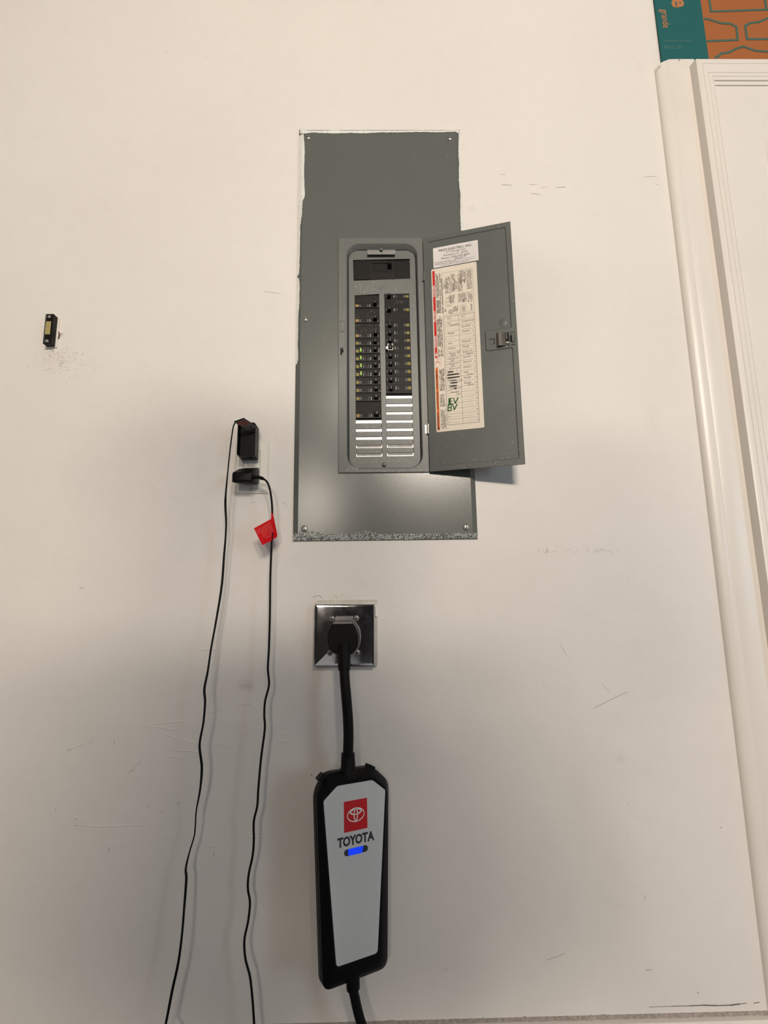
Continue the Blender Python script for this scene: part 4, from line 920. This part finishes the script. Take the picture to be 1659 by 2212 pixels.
k = MB(); k.tube([gw(p) for p in (at(743.5, 1448, .062), at(743.5, 1441, .0605), at(743.5, 1420, .058), at(743.5, 1404, .056), at(743.5, 1390, .055))], [.0112, .0120, .0124, .0130, .0135], 20); k.build('cable_boot', M['rub'], ev, True)
# plug
def pp(P, d): return [gw(at(x, y, d)) for x, y in P]
pf = [(716.8, 1347.5), (763, 1346.5), (768.5, 1356), (773.2, 1368), (774, 1382), (773, 1395), (768.5, 1405), (758, 1413.5), (736, 1415), (722, 1412), (712, 1402), (708, 1390), (707, 1376), (709, 1362)]
pf = pf[::-1]
ctr = (741, 1381)
def sc(P, s_): return [(ctr[0]+(x-ctr[0])*s_, ctr[1]+(y-ctr[1])*s_) for x, y in P]
k = MB(); k.loft([pp(sc(pf, .93), .0285), pp(sc(pf, .95), .045), pp(sc(pf, 1.0), .058), pp(sc(pf, .985), .061), pp(sc(pf, .93), .0625)]); k.build('plug', M['rub'], ev, True, angle=30)
for dx in (-.012, .012): k = MB(); k.loft([[gw((rc[0]+dx+a, y, rc[1]+.004+b)) for a, b in ((-.001, -.007), (.001, -.007), (.001, .007), (-.001, .007))] for y in (-.0263, -.030)]); k.build('prong', M['screw'], ev)
# badge, emblem, lettering
s_ = .0229
k = MB(); k.prism([(-s_, -s_*1.14), (s_, -s_*1.14), (s_, s_), (-s_, s_)], -.0014, -.0009); k.build('badge', M['badge'], ev)
def ering(k, cx, cz, a, b, w0, w1, y, t0=0, t1=360, n=40):
    """elliptical band, w0 thick at the sides and w1 at top and foot"""
    P = []
    for i in range(n+1):
        t = math.radians(t0+(t1-t0)*i/n); w = w0*abs(math.cos(t))+w1*abs(math.sin(t))
        P.append(((cx+a*math.cos(t), cz+b*math.sin(t)), (cx+(a-w)*math.cos(t), cz+(b-w)*math.sin(t))))
    for p, q in zip(P, P[1:]): k.poly([p[0], q[0], q[1], p[1]], y)
k = MB(); ez = -.0010; ering(k, 0, ez, .0172, .0116, .0014, .0012, -.0016); ering(k, 0, ez, .0044, .0110, .0015, .0018, -.0017); ering(k, 0, ez+.0052, .0120, .0056, .0024, .0016, -.0017)
k.build('emblem', M['emb'], ev, normals=False)
tw0, tw1 = gl(731, 1824), gl(806, 1807)
k = MB(); c = gl(768.8, 1820.5); 
for ch_, u in zip('TOYOTA', (-.0300, -.0180, -.0060, .0058, .0180, .0295)): k.text(ch_, u+c[0]*.0-.0002, c[1]-.0012, .0205, -.0012, 0, 0, 'CENTER', .86, .040)
k.build('lettering', M['ink'], ev, normals=False)
lx0, lz = gl(746, 1841.5), None; lcz = (gl(771, 1836.5))[1]
k = MB(); k.prism(rr(-.0232, .0232, lcz-.0052, lcz+.0052, .0050, 5), -.0013, -.0009); k.build('indicator_lens', M['lens'], ev)
k = MB(); k.prism(roundpoly([(-.0150, lcz-.0052), (.0115, lcz-.0054), (.0140, lcz+.0052), (-.0160, lcz+.0050)], .0015, 3), -.0017, -.0011); k.build('indicator_light', M['led'], ev)
# lower cable
b0 = gl(762, 2118, .018)
p0 = GO+Rg@Vector((b0[0], .018, b0[1]+.012)); zc = .085
k = MB(); k.tube([gw(p) for p in (p0, at(762.5, 2128, zc-.002), at(763, 2136, zc-.002), at(763.5, 2138, zc-.002))], [.0118, .0115, .0113, .0090], 18); k.build('strain_relief', M['rub'], ev, True)
k = MB(); k.tube([gw(p) for p in smoothpath([p0, at(762.5, 2134, zc-.002), at(766, 2152, zc-.004), at(772, 2180, zc-.006), at(781, 2212, zc-.006), at(795, 2245, zc-.006), at(812, 2275, zc), Vector((.22, -.15, .0105)), Vector((.32, -.30, .0095)), Vector((.50, -.42, .0095))], 6)], .0082, 16); k.build('charging_cable', M['rub'], ev, True)

# ================================================================ FLATTENED CARTON OVER THE DOOR
KD = .0060
kx0 = (xz(1413, 0, KD)[0]+xz(1430, 130, KD)[0])/2; kz0 = SZ+.0008; kz1 = 2.66; kx1 = kx0+.62
bz = thing('cardboard_carton', ((kx0+kx1)/2, -.005, kz0-.0005), 'flattened brown and teal moving carton standing on the door surround', 'cardboard')
KO = bz.location
k = MB(); k.box(kx0, kx1, -KD, -.0012, kz0, kz1); k.build('board', M['kraft'], bz, off=KO)
k = MB(); kd = (xz(1512, 0, KD)[0]+xz(1530, 126, KD)[0])/2+.001; k.box(kx0-.0003, kd, -KD-.0004, -.0013, kz0, kz1); k.build('printed_band', M['teal'], bz, off=KO)
k = MB(); ky = -KD-.0007
def k8(*P): return [xz(1380+x/5.946, y/5.946, KD) for x, y in P]
for P in (((905, -300), (905, 0), (925, 150), (1659, 125)), ((1610, -200), (1620, 0), (1637, 118)), ((845, 245), (900, 250), (1050, 300), (1190, 308), (1215, 330), (1250, 340), (1270, 515), (880, 530)), ((1900, 150), (1659, 235), (1540, 285), (1420, 298), (1400, 320), (1365, 330), (1390, 505), (1900, 500)),
          ((985, 800), (990, 730), (1035, 720), (1050, 690), (1160, 675), (1240, 630), (1340, 600), (1500, 655), (1659, 665), (1900, 650))): k.line(k8(*P), .0058, ky)
k.build('printed_outline', M['teal2'], bz, off=KO, normals=False)
k = MB(); p = xz(1428, 66, KD); k.text('grande', p[0]+.006, p[1]+.064, .026, ky, -HP, 0, sx=.80, bold=.008)
p = xz(1448, 14, KD); k.text('Large', p[0]+.006, p[1]+.134, .062, ky, -HP, 0, bold=.03)
tag(k.build('printed_lettering', M['kraft2'], bz, off=KO, normals=False), kind='stuff'); k = MB()
p = xz(1433, 90, KD); k.text('Dimensions in inches', p[0], p[1], .0088, ky, .0, 0, sx=.95); p = xz(1434, 105, KD); k.text('4.5 Cu Ft', p[0], p[1]-.0008, .0135, ky, 0, 0, sx=.9)
tag(k.build('small_lettering', M['kraft3'], bz, off=KO, normals=False), kind='stuff')

# ================================================================ LAMPS AND THE PERSON BEHIND THE CAMERA (out of view)
lmp = thing('ceiling_lamp', (KEY[0], KEY[1], KEY[2]), 'long shop light hanging from the garage ceiling behind the camera', 'lamp')
MB().box(-.66, .66, -.10, .10, -.02, .04).build('housing', M['lampw'], lmp)
for x in (-.5, .5): k = MB(); k.tube([(x, 0, .04), (x, 0, ZC-KEY[2])], .003, 6); k.build('hanger', M['screw'], lmp)
lm2 = thing('ceiling_lamp', (SIDE[0], SIDE[1], ZC), 'small hanging garage lamp behind the camera, left of the long shop light', 'lamp')
MB().box(-.32, .32, -.12, .12, SIDE[2]-ZC-.03, SIDE[2]-ZC+.05).build('housing', M['lampw'], lm2); MB().box(-.02, .02, -.02, .02, SIDE[2]-ZC+.05, 0).build('stem', M['lampw'], lm2)

def person():
    P = thing('person', (.20, -1.60, 0), 'person in dark clothes standing behind the camera to take the picture', 'person')
    V = {}; vs = []; es = []; rs = []
    def v(n, co, r, par=None):
        V[n] = len(vs); vs.append(co); rs.append(r)
        if par: es.append((V[par], V[n]))
    v('pelvis', (0, -.05, .95), .18); v('waist', (0, -.04, 1.10), .175, 'pelvis'); v('chest', (0, .0, 1.30), .20, 'waist'); v('neck0', (0, .05, 1.43), .075, 'chest'); v('neck', (0, .07, 1.48), .055, 'neck0'); v('head0', (0, .10, 1.54), .085, 'neck'); v('head', (0, .12, 1.61), .098, 'head0'); v('crown', (0, .12, 1.69), .07, 'head')
    for s, n in ((-1, 'l'), (1, 'r')):
        v('sh'+n, (s*.19, .02, 1.38), .062, 'chest'); v('el'+n, (s*.26, .10, 1.08), .045, 'sh'+n); v('wr'+n, (s*.12-.02, .34, .87), .028, 'el'+n); v('ha'+n, (s*.08-.03, .40, .84), .030, 'wr'+n)
        for q in range(4): v('f%d%s' % (q, n), (s*.045-.03, .42+.002*q, .845-.02*q), .009, 'ha'+n)
        v('th'+n, (s*.06-.03, .40, .88), .010, 'ha'+n)
        v('hip'+n, (s*.10, -.05, .90), .095, 'pelvis'); v('kn'+n, (s*.12, -.01, .50), .062, 'hip'+n); v('an'+n, (s*.13, -.04, .09), .042, 'kn'+n); v('to'+n, (s*.15, .13, .040), .036, 'an'+n)
    me = bpy.data.meshes.new('body'); me.from_pydata(vs, es, []); o = bpy.data.objects.new('body', me); COL.objects.link(o); o.parent = P
    md = o.modifiers.new('skin', 'SKIN'); md.use_smooth_shade = True
    for i, r in enumerate(rs): me.skin_vertices[0].data[i].radius = (r, r)
    me.skin_vertices[0].data[0].use_root = True
    sb = o.modifiers.new('sub', 'SUBSURF'); sb.levels = 1; sb.render_levels = 1; me.materials.append(M['shirt'])
    k = MB(); k.loft([[(.085*math.sqrt(max(0, 1-t*t))*math.cos(a)*1.15, 1.0*.105+.10*math.sqrt(max(0, 1-t*t))*math.sin(a), 1.635+.10*t) for a in [i*math.pi/8 for i in range(16)]] for t in (-.2, .2, .5, .8, .97)]); k.build('hair', M['hair'], P, True)
person()
